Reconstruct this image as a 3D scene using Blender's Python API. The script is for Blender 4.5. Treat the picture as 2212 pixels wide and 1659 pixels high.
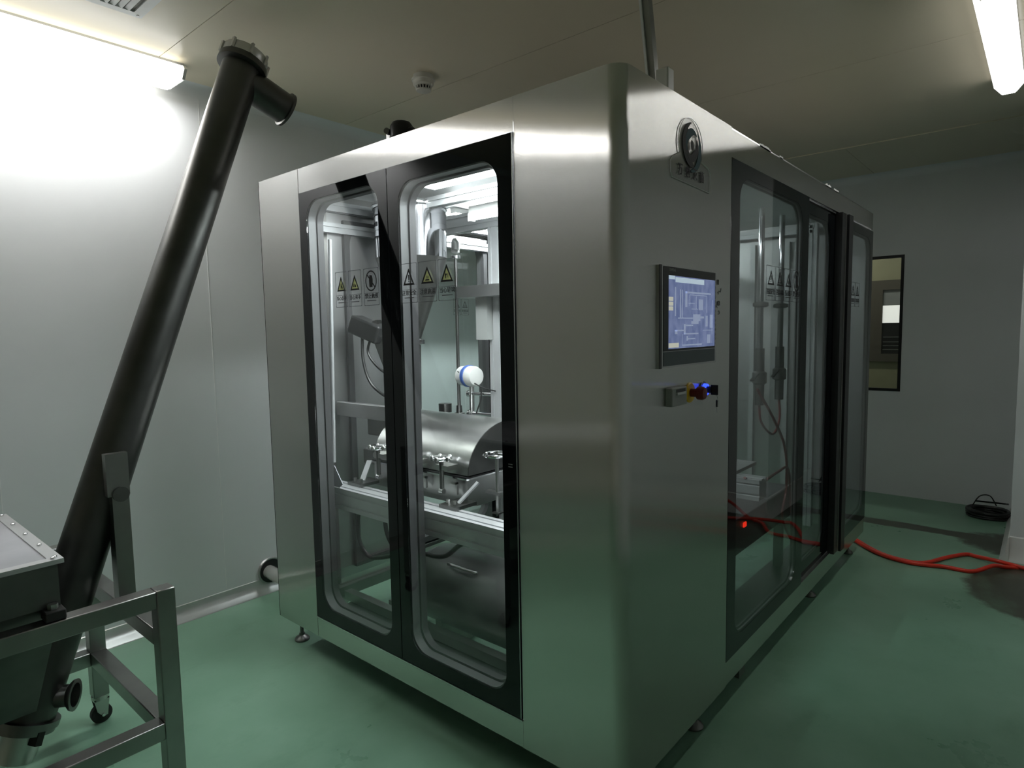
import bpy, bmesh, math, random
from mathutils import Vector, Matrix
random.seed(7)
PI = math.pi
SC = bpy.context.scene
for _o in list(bpy.data.objects):
    bpy.data.objects.remove(_o)
COL = SC.collection

# ------------------------------------------------------------------ camera
cam = bpy.data.cameras.new('camera')
co = bpy.data.objects.new('camera', cam)
COL.objects.link(co)
Rr = Vector((0.75892679, 0.65094421, -0.01737098))
Ru = Vector((-0.04226406, 0.07586009, 0.99622236))
Rf = Vector((-0.64980295, 0.75532568, -0.0850838))
co.matrix_world = Matrix(((Rr.x, Ru.x, -Rf.x, 0.829), (Rr.y, Ru.y, -Rf.y, -1.400), (Rr.z, Ru.z, -Rf.z, 1.408), (0, 0, 0, 1)))
cam.sensor_fit = 'HORIZONTAL'
cam.sensor_width = 36.0
cam.lens = 1349.5 / 2212 * 36
cam.clip_start = 0.02
cam.clip_end = 100
SC.camera = co

# ------------------------------------------------------------------ world and exposure
W = bpy.data.worlds.new('world')
SC.world = W
W.use_nodes = True
W.node_tree.nodes['Background'].inputs[0].default_value = (0.5, 0.55, 0.6, 1)
W.node_tree.nodes['Background'].inputs[1].default_value = 0.02
SC.view_settings.view_transform = 'Standard'
SC.view_settings.look = 'None'
SC.view_settings.gamma = 1
SC.view_settings.use_curve_mapping = False
SC.view_settings.exposure = 0.28
try:
    SC.cycles.use_denoising = True
    SC.cycles.max_bounces = 10
    SC.cycles.transparent_max_bounces = 24
    SC.cycles.sample_clamp_indirect = 6.0
except Exception:
    pass
LAMP_LEFT, LAMP_RIGHT, TUBE_INSIDE = 20.0, 23.0, 30.0


# ------------------------------------------------------------------ materials
def new_mat(name):
    m = bpy.data.materials.new(name)
    m.use_nodes = True
    nt = m.node_tree
    return m, nt, nt.nodes['Principled BSDF']


def noise(nt, scale=5.0, detail=3.0, vec=(1, 1, 1), rough=0.5, coords='Object'):
    tc = nt.nodes.new('ShaderNodeTexCoord')
    mp = nt.nodes.new('ShaderNodeMapping')
    mp.inputs['Scale'].default_value = vec
    nt.links.new(tc.outputs[coords], mp.inputs[0])
    n = nt.nodes.new('ShaderNodeTexNoise')
    n.inputs['Scale'].default_value = scale
    n.inputs['Detail'].default_value = detail
    n.inputs['Roughness'].default_value = rough
    nt.links.new(mp.outputs[0], n.inputs['Vector'])
    return n


def ramp(nt, fac, stops):
    r = nt.nodes.new('ShaderNodeValToRGB')
    cr = r.color_ramp
    while len(cr.elements) < len(stops):
        cr.elements.new(0.5)
    for e, (p, c) in zip(cr.elements, stops):
        e.position = p
        e.color = (c[0], c[1], c[2], 1) if hasattr(c, '__len__') else (c, c, c, 1)
    nt.links.new(fac, r.inputs[0])
    return r


def plain(name, color, rough=0.5, metal=0.0, spec=0.5, var=0.08, scale=6.0, bump=0.0, vec=(1, 1, 1)):
    m, nt, b = new_mat(name)
    n = noise(nt, scale, 4, vec)
    lo = tuple(c * (1 - var) for c in color)
    hi = tuple(min(1, c * (1 + var)) for c in color)
    r = ramp(nt, n.outputs['Fac'], [(0.3, lo), (0.7, hi)])
    nt.links.new(r.outputs[0], b.inputs['Base Color'])
    b.inputs['Roughness'].default_value = rough
    b.inputs['Metallic'].default_value = metal
    b.inputs['Specular IOR Level'].default_value = spec
    if bump:
        bp = nt.nodes.new('ShaderNodeBump')
        bp.inputs['Strength'].default_value = bump
        bp.inputs['Distance'].default_value = 0.002
        nt.links.new(n.outputs['Fac'], bp.inputs['Height'])
        nt.links.new(bp.outputs[0], b.inputs['Normal'])
    return m


def brushed(name, color, rough=0.3, aniso=0.8, rot=0.0, dirt=0.05, grain=0.48):
    m, nt, b = new_mat(name)
    n = noise(nt, 2.2, 5, (1, 1, 1))
    r = ramp(nt, n.outputs['Fac'], [(0.25, tuple(c * (1 - dirt) for c in color)), (0.6, color)])
    nt.nodes.remove(b)
    b = nt.nodes.new('ShaderNodeBsdfAnisotropic')
    b.distribution = 'BECKMANN'
    b.inputs['Roughness'].default_value = rough
    b.inputs['Anisotropy'].default_value = aniso
    b.inputs['Rotation'].default_value = rot
    nt.links.new(r.outputs[0], b.inputs['Color'])
    nt.links.new(b.outputs[0], nt.nodes['Material Output'].inputs['Surface'])
    tg = nt.nodes.new('ShaderNodeTangent')
    tg.direction_type = 'UV_MAP'
    nt.links.new(tg.outputs[0], b.inputs['Tangent'])
    # vertical brush lines 0.3 mm apart, each groove tilting the surface a little sideways
    uvn = nt.nodes.new('ShaderNodeTexCoord')
    sx = nt.nodes.new('ShaderNodeSeparateXYZ')
    nt.links.new(uvn.outputs['UV'], sx.inputs[0])

    def mth(op, a, v):
        q = nt.nodes.new('ShaderNodeMath'); q.operation = op
        nt.links.new(a, q.inputs[0]); q.inputs[1].default_value = v
        return q.outputs[0]
    fl = mth('FLOOR', mth('MULTIPLY', sx.outputs[0], 9000.0), 0)
    fz = mth('FLOOR', mth('MULTIPLY', sx.outputs[1], 4000.0), 0)
    cb = nt.nodes.new('ShaderNodeCombineXYZ')
    nt.links.new(fl, cb.inputs[0]); nt.links.new(fz, cb.inputs[1])
    wn = nt.nodes.new('ShaderNodeTexWhiteNoise'); wn.noise_dimensions = '2D'
    nt.links.new(cb.outputs[0], wn.inputs['Vector'])
    k = mth('MULTIPLY', mth('SUBTRACT', wn.outputs['Value'], 0.5), 2 * grain)
    sc_ = nt.nodes.new('ShaderNodeVectorMath'); sc_.operation = 'SCALE'
    nt.links.new(tg.outputs[0], sc_.inputs[0]); nt.links.new(k, sc_.inputs['Scale'])
    ge = nt.nodes.new('ShaderNodeNewGeometry')
    ad = nt.nodes.new('ShaderNodeVectorMath'); ad.operation = 'ADD'
    nt.links.new(ge.outputs['Normal'], ad.inputs[0]); nt.links.new(sc_.outputs[0], ad.inputs[1])
    nm = nt.nodes.new('ShaderNodeVectorMath'); nm.operation = 'NORMALIZE'
    nt.links.new(ad.outputs[0], nm.inputs[0])
    nt.links.new(nm.outputs[0], b.inputs['Normal'])
    return m


def glow(name, color, strength):
    m, nt, b = new_mat(name)
    b.inputs['Base Color'].default_value = (*color, 1)
    b.inputs['Emission Color'].default_value = (*color, 1)
    b.inputs['Emission Strength'].default_value = strength
    b.inputs['Roughness'].default_value = 0.4
    return m


def glass(name, tint=(0.93, 0.96, 0.95), ior=1.5, gloss=0.01):
    m, nt, b = new_mat(name)
    nt.nodes.remove(b)
    out = nt.nodes['Material Output']
    tr = nt.nodes.new('ShaderNodeBsdfTransparent')
    tr.inputs[0].default_value = (*tint, 1)
    gl = nt.nodes.new('ShaderNodeBsdfGlossy')
    gl.inputs['Roughness'].default_value = gloss
    # Schlick reflectance, the same from both sides of the pane
    lw = nt.nodes.new('ShaderNodeLayerWeight')
    pw = nt.nodes.new('ShaderNodeMath'); pw.operation = 'POWER'
    nt.links.new(lw.outputs['Facing'], pw.inputs[0]); pw.inputs[1].default_value = 5.0
    f0 = ((ior - 1) / (ior + 1)) ** 2
    ma = nt.nodes.new('ShaderNodeMath'); ma.operation = 'MULTIPLY_ADD'
    nt.links.new(pw.outputs[0], ma.inputs[0]); ma.inputs[1].default_value = 1 - f0; ma.inputs[2].default_value = f0
    mx = nt.nodes.new('ShaderNodeMixShader')
    nt.links.new(ma.outputs[0], mx.inputs[0])
    nt.links.new(tr.outputs[0], mx.inputs[1])
    nt.links.new(gl.outputs[0], mx.inputs[2])
    nt.links.new(mx.outputs[0], out.inputs[0])
    return m


def floor_mat():
    m, nt, b = new_mat('epoxy_floor')
    n = noise(nt, 1.6, 6, (1, 1, 1), 0.6)
    base = ramp(nt, n.outputs['Fac'], [(0.3, (0.165, 0.315, 0.215)), (0.55, (0.215, 0.385, 0.275)), (0.75, (0.27, 0.45, 0.335))])
    # worn, dirty patches near the far right corner and along the far wall (fixed places on the floor)
    geo = nt.nodes.new('ShaderNodeNewGeometry')
    sep = nt.nodes.new('ShaderNodeSeparateXYZ')
    nt.links.new(geo.outputs['Position'], sep.inputs[0])

    def math_(op, a, b_=None):
        q = nt.nodes.new('ShaderNodeMath')
        q.operation = op
        for i, v in enumerate((a, b_)):
            if v is None:
                continue
            if isinstance(v, (int, float)):
                q.inputs[i].default_value = v
            else:
                nt.links.new(v, q.inputs[i])
        return q.outputs[0]

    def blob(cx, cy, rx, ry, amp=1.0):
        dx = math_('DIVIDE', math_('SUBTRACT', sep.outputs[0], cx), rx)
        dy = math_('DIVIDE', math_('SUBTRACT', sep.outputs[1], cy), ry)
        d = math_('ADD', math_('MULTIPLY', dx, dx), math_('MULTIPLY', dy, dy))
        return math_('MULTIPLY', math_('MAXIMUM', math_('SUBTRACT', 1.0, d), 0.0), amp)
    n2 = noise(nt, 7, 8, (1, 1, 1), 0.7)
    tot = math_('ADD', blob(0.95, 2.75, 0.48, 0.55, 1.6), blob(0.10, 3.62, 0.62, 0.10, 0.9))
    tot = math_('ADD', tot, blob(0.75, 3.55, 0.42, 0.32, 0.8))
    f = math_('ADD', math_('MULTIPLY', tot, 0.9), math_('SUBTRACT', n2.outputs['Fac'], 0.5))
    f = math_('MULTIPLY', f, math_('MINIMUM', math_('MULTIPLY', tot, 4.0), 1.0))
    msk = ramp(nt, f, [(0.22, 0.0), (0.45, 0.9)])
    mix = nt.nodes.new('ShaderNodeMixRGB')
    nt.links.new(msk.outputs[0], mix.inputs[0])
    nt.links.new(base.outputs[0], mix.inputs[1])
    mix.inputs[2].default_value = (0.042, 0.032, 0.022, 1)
    # small scuffs
    n3 = noise(nt, 2.3, 9, (1, 0.55, 1), 0.68)
    sc = ramp(nt, n3.outputs['Fac'], [(0.54, 0.0), (0.70, 0.55)])
    mix2 = nt.nodes.new('ShaderNodeMixRGB')
    nt.links.new(sc.outputs[0], mix2.inputs[0])
    nt.links.new(mix.outputs[0], mix2.inputs[1])
    mix2.inputs[2].default_value = (0.12, 0.235, 0.15, 1)
    nt.links.new(mix2.outputs[0], b.inputs['Base Color'])
    rr = ramp(nt, n.outputs['Fac'], [(0.3, 0.24), (0.7, 0.44)])
    nt.links.new(rr.outputs[0], b.inputs['Roughness'])
    b.inputs['Specular IOR Level'].default_value = 0.4
    return m


M = {}
M['steel'] = brushed('brushed_steel', (0.68, 0.675, 0.655), 0.21, -0.7, 0.0)
M['steel_plain'] = plain('satin_steel', (0.55, 0.55, 0.54), 0.28, 1.0)
M['steel_side'] = plain('satin_steel_inner', (0.50, 0.50, 0.50), 0.4, 1.0)
M['steel_dark'] = plain('dark_steel', (0.20, 0.20, 0.195), 0.34, 1.0, var=0.15, scale=9)
M['tube_steel'] = plain('conveyor_steel', (0.105, 0.105, 0.10), 0.40, 1.0, var=0.2, scale=5)
M['chrome'] = plain('polished_steel', (0.75, 0.75, 0.76), 0.09, 1.0, var=0.03)
M['rim'] = plain('door_rim_grey', (0.13, 0.133, 0.136), 0.45, 0.4)
M['rim_dark'] = plain('door_rim_dark', (0.07, 0.07, 0.073), 0.5, 0.3)
M['pipe_steel'] = plain('light_pipe_steel', (0.62, 0.62, 0.60), 0.22, 0.6)
M['tank_steel'] = plain('dull_tank_steel', (0.15, 0.155, 0.15), 0.42, 0.7, var=0.15)
M['blade'] = plain('scraper_blade', (0.42, 0.42, 0.46), 0.35, 0.3)
M['hopper_steel'] = plain('polished_hopper_steel', (0.38, 0.38, 0.40), 0.07, 1.0, var=0.12, scale=4)
M['alu'] = plain('anodised_aluminium', (0.56, 0.57, 0.58), 0.45, 0.55, var=0.05)
M['frame_paint'] = plain('stand_steel', (0.32, 0.32, 0.31), 0.32, 1.0, var=0.15)
M['black_glass'] = plain('black_glass_border', (0.004, 0.005, 0.006), 0.03, 0.0, 0.32)
M['black'] = plain('black_plastic', (0.012, 0.012, 0.013), 0.4)
M['rubber'] = plain('black_rubber', (0.015, 0.015, 0.014), 0.7)
M['cable'] = plain('black_cable', (0.012, 0.012, 0.012), 0.35)
M['glass'] = glass('clear_glass', (0.95, 0.98, 0.97), 1.62)
M['plate_clear'] = glass('clear_plate', (0.97, 0.97, 0.97), 1.25, 0.08)
M['glass_side'] = glass('dimming_glass_side', (0.56, 0.60, 0.59), 1.7)  # dark tint put in to dim the lit inside behind the side doors
M['acrylic'] = glass('acrylic_cover', (0.78, 0.79, 0.86), 1.6, 0.12)
M['wall'] = plain('cleanroom_wall', (0.80, 0.82, 0.835), 0.45, 0.0, 0.4, 0.03, 2.0)
M['wall_bead'] = plain('white_sealant', (0.95, 0.96, 0.96), 0.4)
M['wall_warm'] = plain('warm_wall', (0.62, 0.58, 0.47), 0.6)
M['wall_joint'] = plain('wall_joint_white', (0.78, 0.80, 0.80), 0.5)
M['ceiling'] = plain('ceiling_panel_paint', (0.74, 0.67, 0.52), 0.28, 0.0, 0.55, 0.04, 1.2)
M['ceiling_joint'] = plain('ceiling_joint_dark', (0.16, 0.15, 0.13), 0.6)
M['skirting'] = plain('aluminium_skirting', (0.66, 0.67, 0.66), 0.3, 0.6)
M['floor'] = floor_mat()
M['white'] = plain('white_enamel', (0.80, 0.80, 0.78), 0.4)
M['inner_white'] = plain('roof_underside_white', (0.82, 0.83, 0.84), 0.5)
M['cream'] = plain('cream_plastic', (0.62, 0.61, 0.55), 0.4)
M['grey_plastic'] = plain('grey_plastic', (0.30, 0.31, 0.30), 0.45)
M['screen_bezel'] = plain('screen_bezel_blue_grey', (0.055, 0.075, 0.085), 0.4)
M['yellow'] = plain('yellow_plastic', (0.75, 0.48, 0.02), 0.45)
M['sign_yellow'] = plain('sign_yellow', (0.80, 0.82, 0.36), 0.5)
M['sign_black'] = plain('sign_black', (0.012, 0.012, 0.012), 0.6, 0, 0.15)
M['sign_grey'] = plain('sign_grey_line', (0.06, 0.065, 0.07), 0.5)
M['red_dark'] = plain('dark_red_plastic', (0.16, 0.012, 0.012), 0.35)
M['red'] = plain('red_hose', (0.72, 0.035, 0.015), 0.33)
M['blue'] = plain('blue_enamel', (0.05, 0.12, 0.42), 0.4)
M['blue_led'] = glow('blue_lit_ring', (0.02, 0.05, 1.0), 2.6)
M['red_led'] = glow('red_indicator', (1.0, 0.03, 0.01), 2.5)
M['lampL'] = glow('lamp_cover_left', (1.0, 0.99, 0.965), LAMP_LEFT)
M['lampR'] = glow('lamp_cover_right', (1.0, 1.0, 0.965), LAMP_RIGHT)
M['lamp_side'] = glow('lamp_cover_side', (1.0, 0.99, 0.95), 2.4)
M['tube_in'] = glow('machine_lamp_tube', (0.95, 0.98, 1.0), TUBE_INSIDE)
M['tube_fill'] = glow('added_fill_tube', (0.95, 0.98, 1.0), 130.0)
M['window_lit'] = glow('lit_window_glass', (0.95, 0.93, 0.88), 0.55)
M['logo_teal'] = plain('logo_teal', (0.010, 0.065, 0.075), 0.6, 0, 0.1)
M['logo_dark'] = plain('logo_dark', (0.022, 0.026, 0.022), 0.6, 0, 0.1)
M['olive_wall'] = plain('olive_corridor_wall', (0.30, 0.29, 0.18), 0.6)
M['brown_frame'] = plain('brown_panel', (0.09, 0.08, 0.06), 0.5)
M['ink'] = plain('marker_ink', (0.05, 0.055, 0.055), 0.6)


def screen_mat():
    m, nt, b = new_mat('display_blue')
    n = noise(nt, 26, 3, (1, 1.6, 1), 0.5)
    r = ramp(nt, n.outputs['Fac'], [(0.35, (0.085, 0.115, 0.235)), (0.7, (0.15, 0.185, 0.32))])
    b.inputs['Base Color'].default_value = (0.02, 0.02, 0.03, 1)
    nt.links.new(r.outputs[0], b.inputs['Emission Color'])
    b.inputs['Emission Strength'].default_value = 0.8
    b.inputs['Roughness'].default_value = 0.25
    return m


M['screen'] = screen_mat()
M['screen_line'] = glow('display_lines', (0.27, 0.32, 0.46), 0.6)
M['screen_bar'] = glow('display_bar', (0.38, 0.47, 0.55), 0.75)
M['screen_yellow'] = glow('display_button', (0.42, 0.42, 0.36), 0.75)


# ------------------------------------------------------------------ mesh helpers
class MB:
    def __init__(s):
        s.bm = bmesh.new()

    def box(s, a, b):
        x0, x1 = sorted((a[0], b[0])); y0, y1 = sorted((a[1], b[1])); z0, z1 = sorted((a[2], b[2]))
        v = [s.bm.verts.new(p) for p in ((x0, y0, z0), (x1, y0, z0), (x1, y1, z0), (x0, y1, z0), (x0, y0, z1), (x1, y0, z1), (x1, y1, z1), (x0, y1, z1))]
        for f in ((0, 3, 2, 1), (4, 5, 6, 7), (0, 1, 5, 4), (1, 2, 6, 5), (2, 3, 7, 6), (3, 0, 4, 7)):
            s.bm.faces.new([v[i] for i in f])
        return s

    def beam(s, p, q, w, h=None, up=(0, 0, 1)):
        """square bar from p to q"""
        h = h or w
        p, q = Vector(p), Vector(q)
        d = (q - p).normalized()
        u = Vector(up)
        if abs(d.dot(u)) > 0.95:
            u = Vector((0, 1, 0))
        r = d.cross(u).normalized(); u = r.cross(d)
        vs = []
        for e in (p, q):
            for a, b in ((-1, -1), (1, -1), (1, 1), (-1, 1)):
                vs.append(s.bm.verts.new(e + r * a * w / 2 + u * b * h / 2))
        for f in ((0, 3, 2, 1), (4, 5, 6, 7), (0, 1, 5, 4), (1, 2, 6, 5), (2, 3, 7, 6), (3, 0, 4, 7)):
            s.bm.faces.new([vs[i] for i in f])
        return s

    def rev(s, p, q, prof, n=28, cap=True):
        """revolve: prof = [(t along p->q in metres, radius)]"""
        p, q = Vector(p), Vector(q)
        d = (q - p).normalized()
        u = Vector((0, 0, 1)) if abs(d.z) < 0.9 else Vector((1, 0, 0))
        r = d.cross(u).normalized(); u = r.cross(d)
        rings = []
        for t, R in prof:
            c = p + d * t
            rings.append([s.bm.verts.new(c + (r * math.cos(2 * PI * i / n) + u * math.sin(2 * PI * i / n)) * R) for i in range(n)])
        for A, B in zip(rings, rings[1:]):
            for i in range(n):
                f = s.bm.faces.new((A[i], A[(i + 1) % n], B[(i + 1) % n], B[i]))
                f.smooth = True
        if cap:
            for ring in (rings[0], rings[-1]):
                s.bm.faces.new(ring)
        return s

    def cyl(s, p, q, R, n=24, R2=None):
        L = (Vector(q) - Vector(p)).length
        return s.rev(p, q, [(0, R), (L, R if R2 is None else R2)], n)

    def tube(s, pts, R, n=10, smooth=6):
        """swept round hose through points (Catmull-Rom)"""
        P = [Vector(a) for a in pts]
        if len(P) > 2 and smooth:
            Q = []
            E = [P[0] * 2 - P[1]] + P + [P[-1] * 2 - P[-2]]
            for i in range(1, len(E) - 2):
                a, b, c, d = E[i - 1:i + 3]
                for k in range(smooth):
                    t = k / smooth
                    Q.append(0.5 * (2 * b + (c - a) * t + (2 * a - 5 * b + 4 * c - d) * t * t + (3 * b - a - 3 * c + d) * t ** 3))
            Q.append(P[-1]); P = Q
        rings = []
        u = None
        for i, c in enumerate(P):
            d = (P[min(i + 1, len(P) - 1)] - P[max(i - 1, 0)]).normalized()
            if u is None:
                u = Vector((0, 0, 1)) if abs(d.z) < 0.9 else Vector((1, 0, 0))
            u = (u - d * u.dot(d)).normalized()
            r = d.cross(u)
            rings.append([s.bm.verts.new(c + (r * math.cos(2 * PI * k / n) + u * math.sin(2 * PI * k / n)) * R) for k in range(n)])
        for A, B in zip(rings, rings[1:]):
            for k in range(n):
                f = s.bm.faces.new((A[k], A[(k + 1) % n], B[(k + 1) % n], B[k]))
                f.smooth = True
        s.bm.faces.new(rings[0]); s.bm.faces.new(rings[-1])
        return s

    def prism(s, poly, axis, a, b, smooth=False):
        """extrude a 2D polygon (in the two other axes, order xyz) from a to b along axis"""
        def P(u, v, w):
            return ((w, u, v), (u, w, v), (u, v, w))[axis]
        A = [s.bm.verts.new(P(u, v, a)) for u, v in poly]
        B = [s.bm.verts.new(P(u, v, b)) for u, v in poly]
        n = len(poly)
        s.bm.faces.new(A); s.bm.faces.new(B)
        for i in range(n):
            f = s.bm.faces.new((A[i], A[(i + 1) % n], B[(i + 1) % n], B[i]))
            f.smooth = smooth
        return s

    def frame(s, axis, outer, inner, r, a, b, k=8):
        """slab with a rounded-rectangle hole. outer/inner = (u0,v0,u1,v1)"""
        I, O = rr_loops(outer, inner, r, k)
        def P(u, v, w):
            return ((w, u, v), (u, w, v), (u, v, w))[axis]
        L = [[s.bm.verts.new(P(u, v, w)) for u, v in loop] for loop in (I, O) for w in (a, b)]
        Ia, Ib, Oa, Ob = L
        n = len(I)
        for i in range(n):
            j = (i + 1) % n
            s.bm.faces.new((Ia[i], Ia[j], Oa[j], Oa[i]))
            s.bm.faces.new((Ib[i], Ib[j], Ob[j], Ob[i]))
            s.bm.faces.new((Ia[i], Ia[j], Ib[j], Ib[i]))
            s.bm.faces.new((Oa[i], Oa[j], Ob[j], Ob[i]))
        return s

    def sweep(s, outer_pts, z0, z1, th=0.003):
        """vertical sheet along a plan polyline, thickness inwards along given normals (pts = (x,y,nx,ny))"""
        A = []
        for x, y, nx, ny in outer_pts:
            A.append([s.bm.verts.new((x, y, z0)), s.bm.verts.new((x, y, z1)), s.bm.verts.new((x - nx * th, y - ny * th, z0)), s.bm.verts.new((x - nx * th, y - ny * th, z1))])
        for p, q in zip(A, A[1:]):
            f = s.bm.faces.new((p[0], q[0], q[1], p[1])); f.smooth = True
            f = s.bm.faces.new((p[2], q[2], q[3], p[3])); f.smooth = True
            s.bm.faces.new((p[0], q[0], q[2], p[2])); s.bm.faces.new((p[1], q[1], q[3], p[3]))
        for p in (A[0], A[-1]):
            s.bm.faces.new((p[0], p[1], p[3], p[2]))
        return s

    def build(s, name, mat, parent=None, bevel=0.0, origin=None, sharp=True):
        bm = s.bm
        bmesh.ops.recalc_face_normals(bm, faces=bm.faces)
        uv = bm.loops.layers.uv.new('UVMap')
        for f in bm.faces:
            nz = abs(f.normal.z) > 0.7
            for l in f.loops:
                c = l.vert.co
                l[uv].uv = (c.x, c.y) if nz else (c.x + c.y, c.z)
        me = bpy.data.meshes.new(name)
        if origin is None and parent is None:
            xs = [v.co for v in bm.verts]
            lo = Vector([min(c[i] for c in xs) for i in range(3)]); hi = Vector([max(c[i] for c in xs) for i in range(3)])
            origin = Vector(((lo.x + hi.x) / 2, (lo.y + hi.y) / 2, lo.z))
        if origin is None:
            origin = parent_loc(parent)
        origin = Vector(origin)
        bmesh.ops.translate(bm, verts=bm.verts, vec=-origin)
        bm.to_mesh(me); bm.free()
        if sharp:
            try:
                me.set_sharp_from_angle(angle=math.radians(40))
            except Exception:
                pass
        me.materials.append(mat)
        o = bpy.data.objects.new(name, me)
        COL.objects.link(o)
        if parent is not None:
            o.parent = parent
            o.location = origin - parent_loc(parent)
        else:
            o.location = origin
        if bevel:
            md = o.modifiers.new('bevel', 'BEVEL')
            md.width = bevel; md.segments = 2; md.limit_method = 'ANGLE'
        return o


def parent_loc(o):
    v = Vector((0, 0, 0))
    while o is not None:
        v += o.location
        o = o.parent
    return v


def rr_loops(outer, inner, r, k=8):
    u0, v0, u1, v1 = inner
    U0, V0, U1, V1 = outer
    I, O = [], []
    for cx, cy, sx, sy, a0 in ((u1 - r, v1 - r, 1, 1, 0), (u0 + r, v1 - r, -1, 1, 90), (u0 + r, v0 + r, -1, -1, 180), (u1 - r, v0 + r, 1, -1, 270)):
        Cx, Cy = (U1 if sx > 0 else U0), (V1 if sy > 0 else V0)
        for i in range(k + 1):
            a = math.radians(a0 + 90 * i / k)
            I.append((cx + r * math.cos(a), cy + r * math.sin(a)))
            t = i / k
            # first half runs along one side to the corner, second half leaves it
            horiz_first = a0 in (0, 180)
            if t <= 0.5:
                w = t * 2
                O.append((Cx, cy + (Cy - cy) * w) if horiz_first else (cx + (Cx - cx) * w, Cy))
            else:
                w = (t - 0.5) * 2
                O.append((Cx + (cx - Cx) * w, Cy) if horiz_first else (Cx, Cy + (cy - Cy) * w))
    return I, O


def rr_poly(u0, v0, u1, v1, r, k=6):
    return rr_loops((u0, v0, u1, v1), (u0, v0, u1, v1), r, k)[0]


def empty(name, loc, label=None, cat=None, group=None, parent=None, kind=None):
    o = bpy.data.objects.new(name, None)
    o.empty_display_size = 0.05
    COL.objects.link(o)
    if parent is not None:
        o.parent = parent
        o.location = Vector(loc) - parent_loc(parent)
    else:
        o.location = loc
    return tag(o, label, cat, group, kind)


def tag(o, label=None, cat=None, group=None, kind=None):
    if label: o['label'] = label
    if cat: o['category'] = cat
    if group: o['group'] = group
    if kind: o['kind'] = kind
    return o


def text_mesh(body, name, mat, parent, size, origin, xdir, updir, depth=0.0006, squeeze=1.0):
    cu = bpy.data.curves.new('t', 'FONT')
    cu.body = body
    cu.size = size
    cu.extrude = depth
    cu.offset = size * 0.008
    cu.align_x = 'CENTER'; cu.align_y = 'CENTER'
    cu.resolution_u = 2
    to = bpy.data.objects.new('t', cu)
    COL.objects.link(to)
    bpy.context.view_layer.update()
    me = bpy.data.meshes.new_from_object(to.evaluated_get(bpy.context.evaluated_depsgraph_get()))
    bpy.data.objects.remove(to)
    X, U = Vector(xdir).normalized(), Vector(updir).normalized()
    N = X.cross(U)
    o_ = Vector(origin)
    pl = parent_loc(parent)
    for v in me.vertices:
        c = v.co.copy()
        v.co = o_ + X * c.x * squeeze + U * c.y + N * c.z - pl
    me.materials.clear()
    me.materials.append(mat)
    ob = bpy.data.objects.new(name, me)
    COL.objects.link(ob)
    ob.parent = parent
    return ob


# ------------------------------------------------------------------ the room
XL, YF, HC = -2.39, 4.485, 2.62
XR, YB = 2.1, -3.4
tag(MB().box((XL - 0.1, YB - 0.1, -0.1), (XR + 0.1, YF + 0.1, 0)).build('floor', M['floor'], origin=(0, 0, 0)), kind='structure')
ceil = empty('ceiling', (0, 0, HC), kind='structure')
MB().box((XL - 0.1, YB - 0.1, HC + 0.006), (XR + 0.1, YF + 0.1, HC + 0.1)).build('ceiling_backing', M['ceiling_joint'], ceil)
ysm = [YB, -2.30, -1.35, -0.24, 0.83, 1.95, 3.47, YF]
for a, b in zip(ysm, ysm[1:]):
    xs = [XL, -0.30, XR] if a == 3.47 else [XL, XR]
    for c, d in zip(xs, xs[1:]):
        MB().box((c + 0.0015, a + 0.0015, HC), (d - 0.0015, b - 0.0015, HC + 0.006)).build('ceiling_panel', M['ceiling'], ceil)
MB().box((XL, 3.452, HC - 0.006), (XR, 3.476, HC)).build('cover_strip', M['ceiling'], ceil)

wl = empty('wall_left', (XL, 0, 0), kind='structure')
MB().box((XL - 0.1, YB, 0), (XL - 0.004, YF, HC)).build('wall_backing', M['wall_joint'], wl)
ysm = [YB, -2.66, -1.76, -0.866, 0.018, 0.92, 1.82, 2.72, 3.62, YF]
for a, b in zip(ysm, ysm[1:]):
    MB().box((XL - 0.004, a + 0.0012, 0), (XL, b - 0.0012, HC)).build('wall_panel', M['wall'], wl)
    MB().box((XL - 0.003, b - 0.0012, 0.08), (XL + 0.0012, b + 0.0012, HC - 0.055)).build('joint_bead', M['wall_bead'], wl)


def cove(name, axis, wallpos, a, b, sgn, r=0.055, z=HC):
    pts = [(wallpos, z)]
    for i in range(9):
        t = math.radians(90 * i / 8)
        pts.append((wallpos + sgn * r * (1 - math.sin(t)), z - r * (1 - math.cos(t))))
    mb = MB()
    if axis == 1:
        mb.prism(pts, 1, a, b, True)
    else:
        mb.prism(pts, 0, a, b, True)
    return tag(mb.build(name, M['wall']), kind='structure')


cove('trim_1', 1, XL, YB, YF, 1)
cove('trim_2', 0, YF, XL, 0.70, -1)
cove('trim_3', 0, 3.25, 0.70, XR, -1)
# skirting along the left wall: aluminium cove profile
mb = MB()
mb.prism([(XL, 0), (XL + 0.045, 0), (XL + 0.043, 0.006), (XL + 0.018, 0.022), (XL + 0.006, 0.05), (XL + 0.004, 0.075), (XL, 0.078)], 1, YB, YF, True)
tag(mb.build('baseboard_left', M['skirting']), kind='structure')

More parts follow.
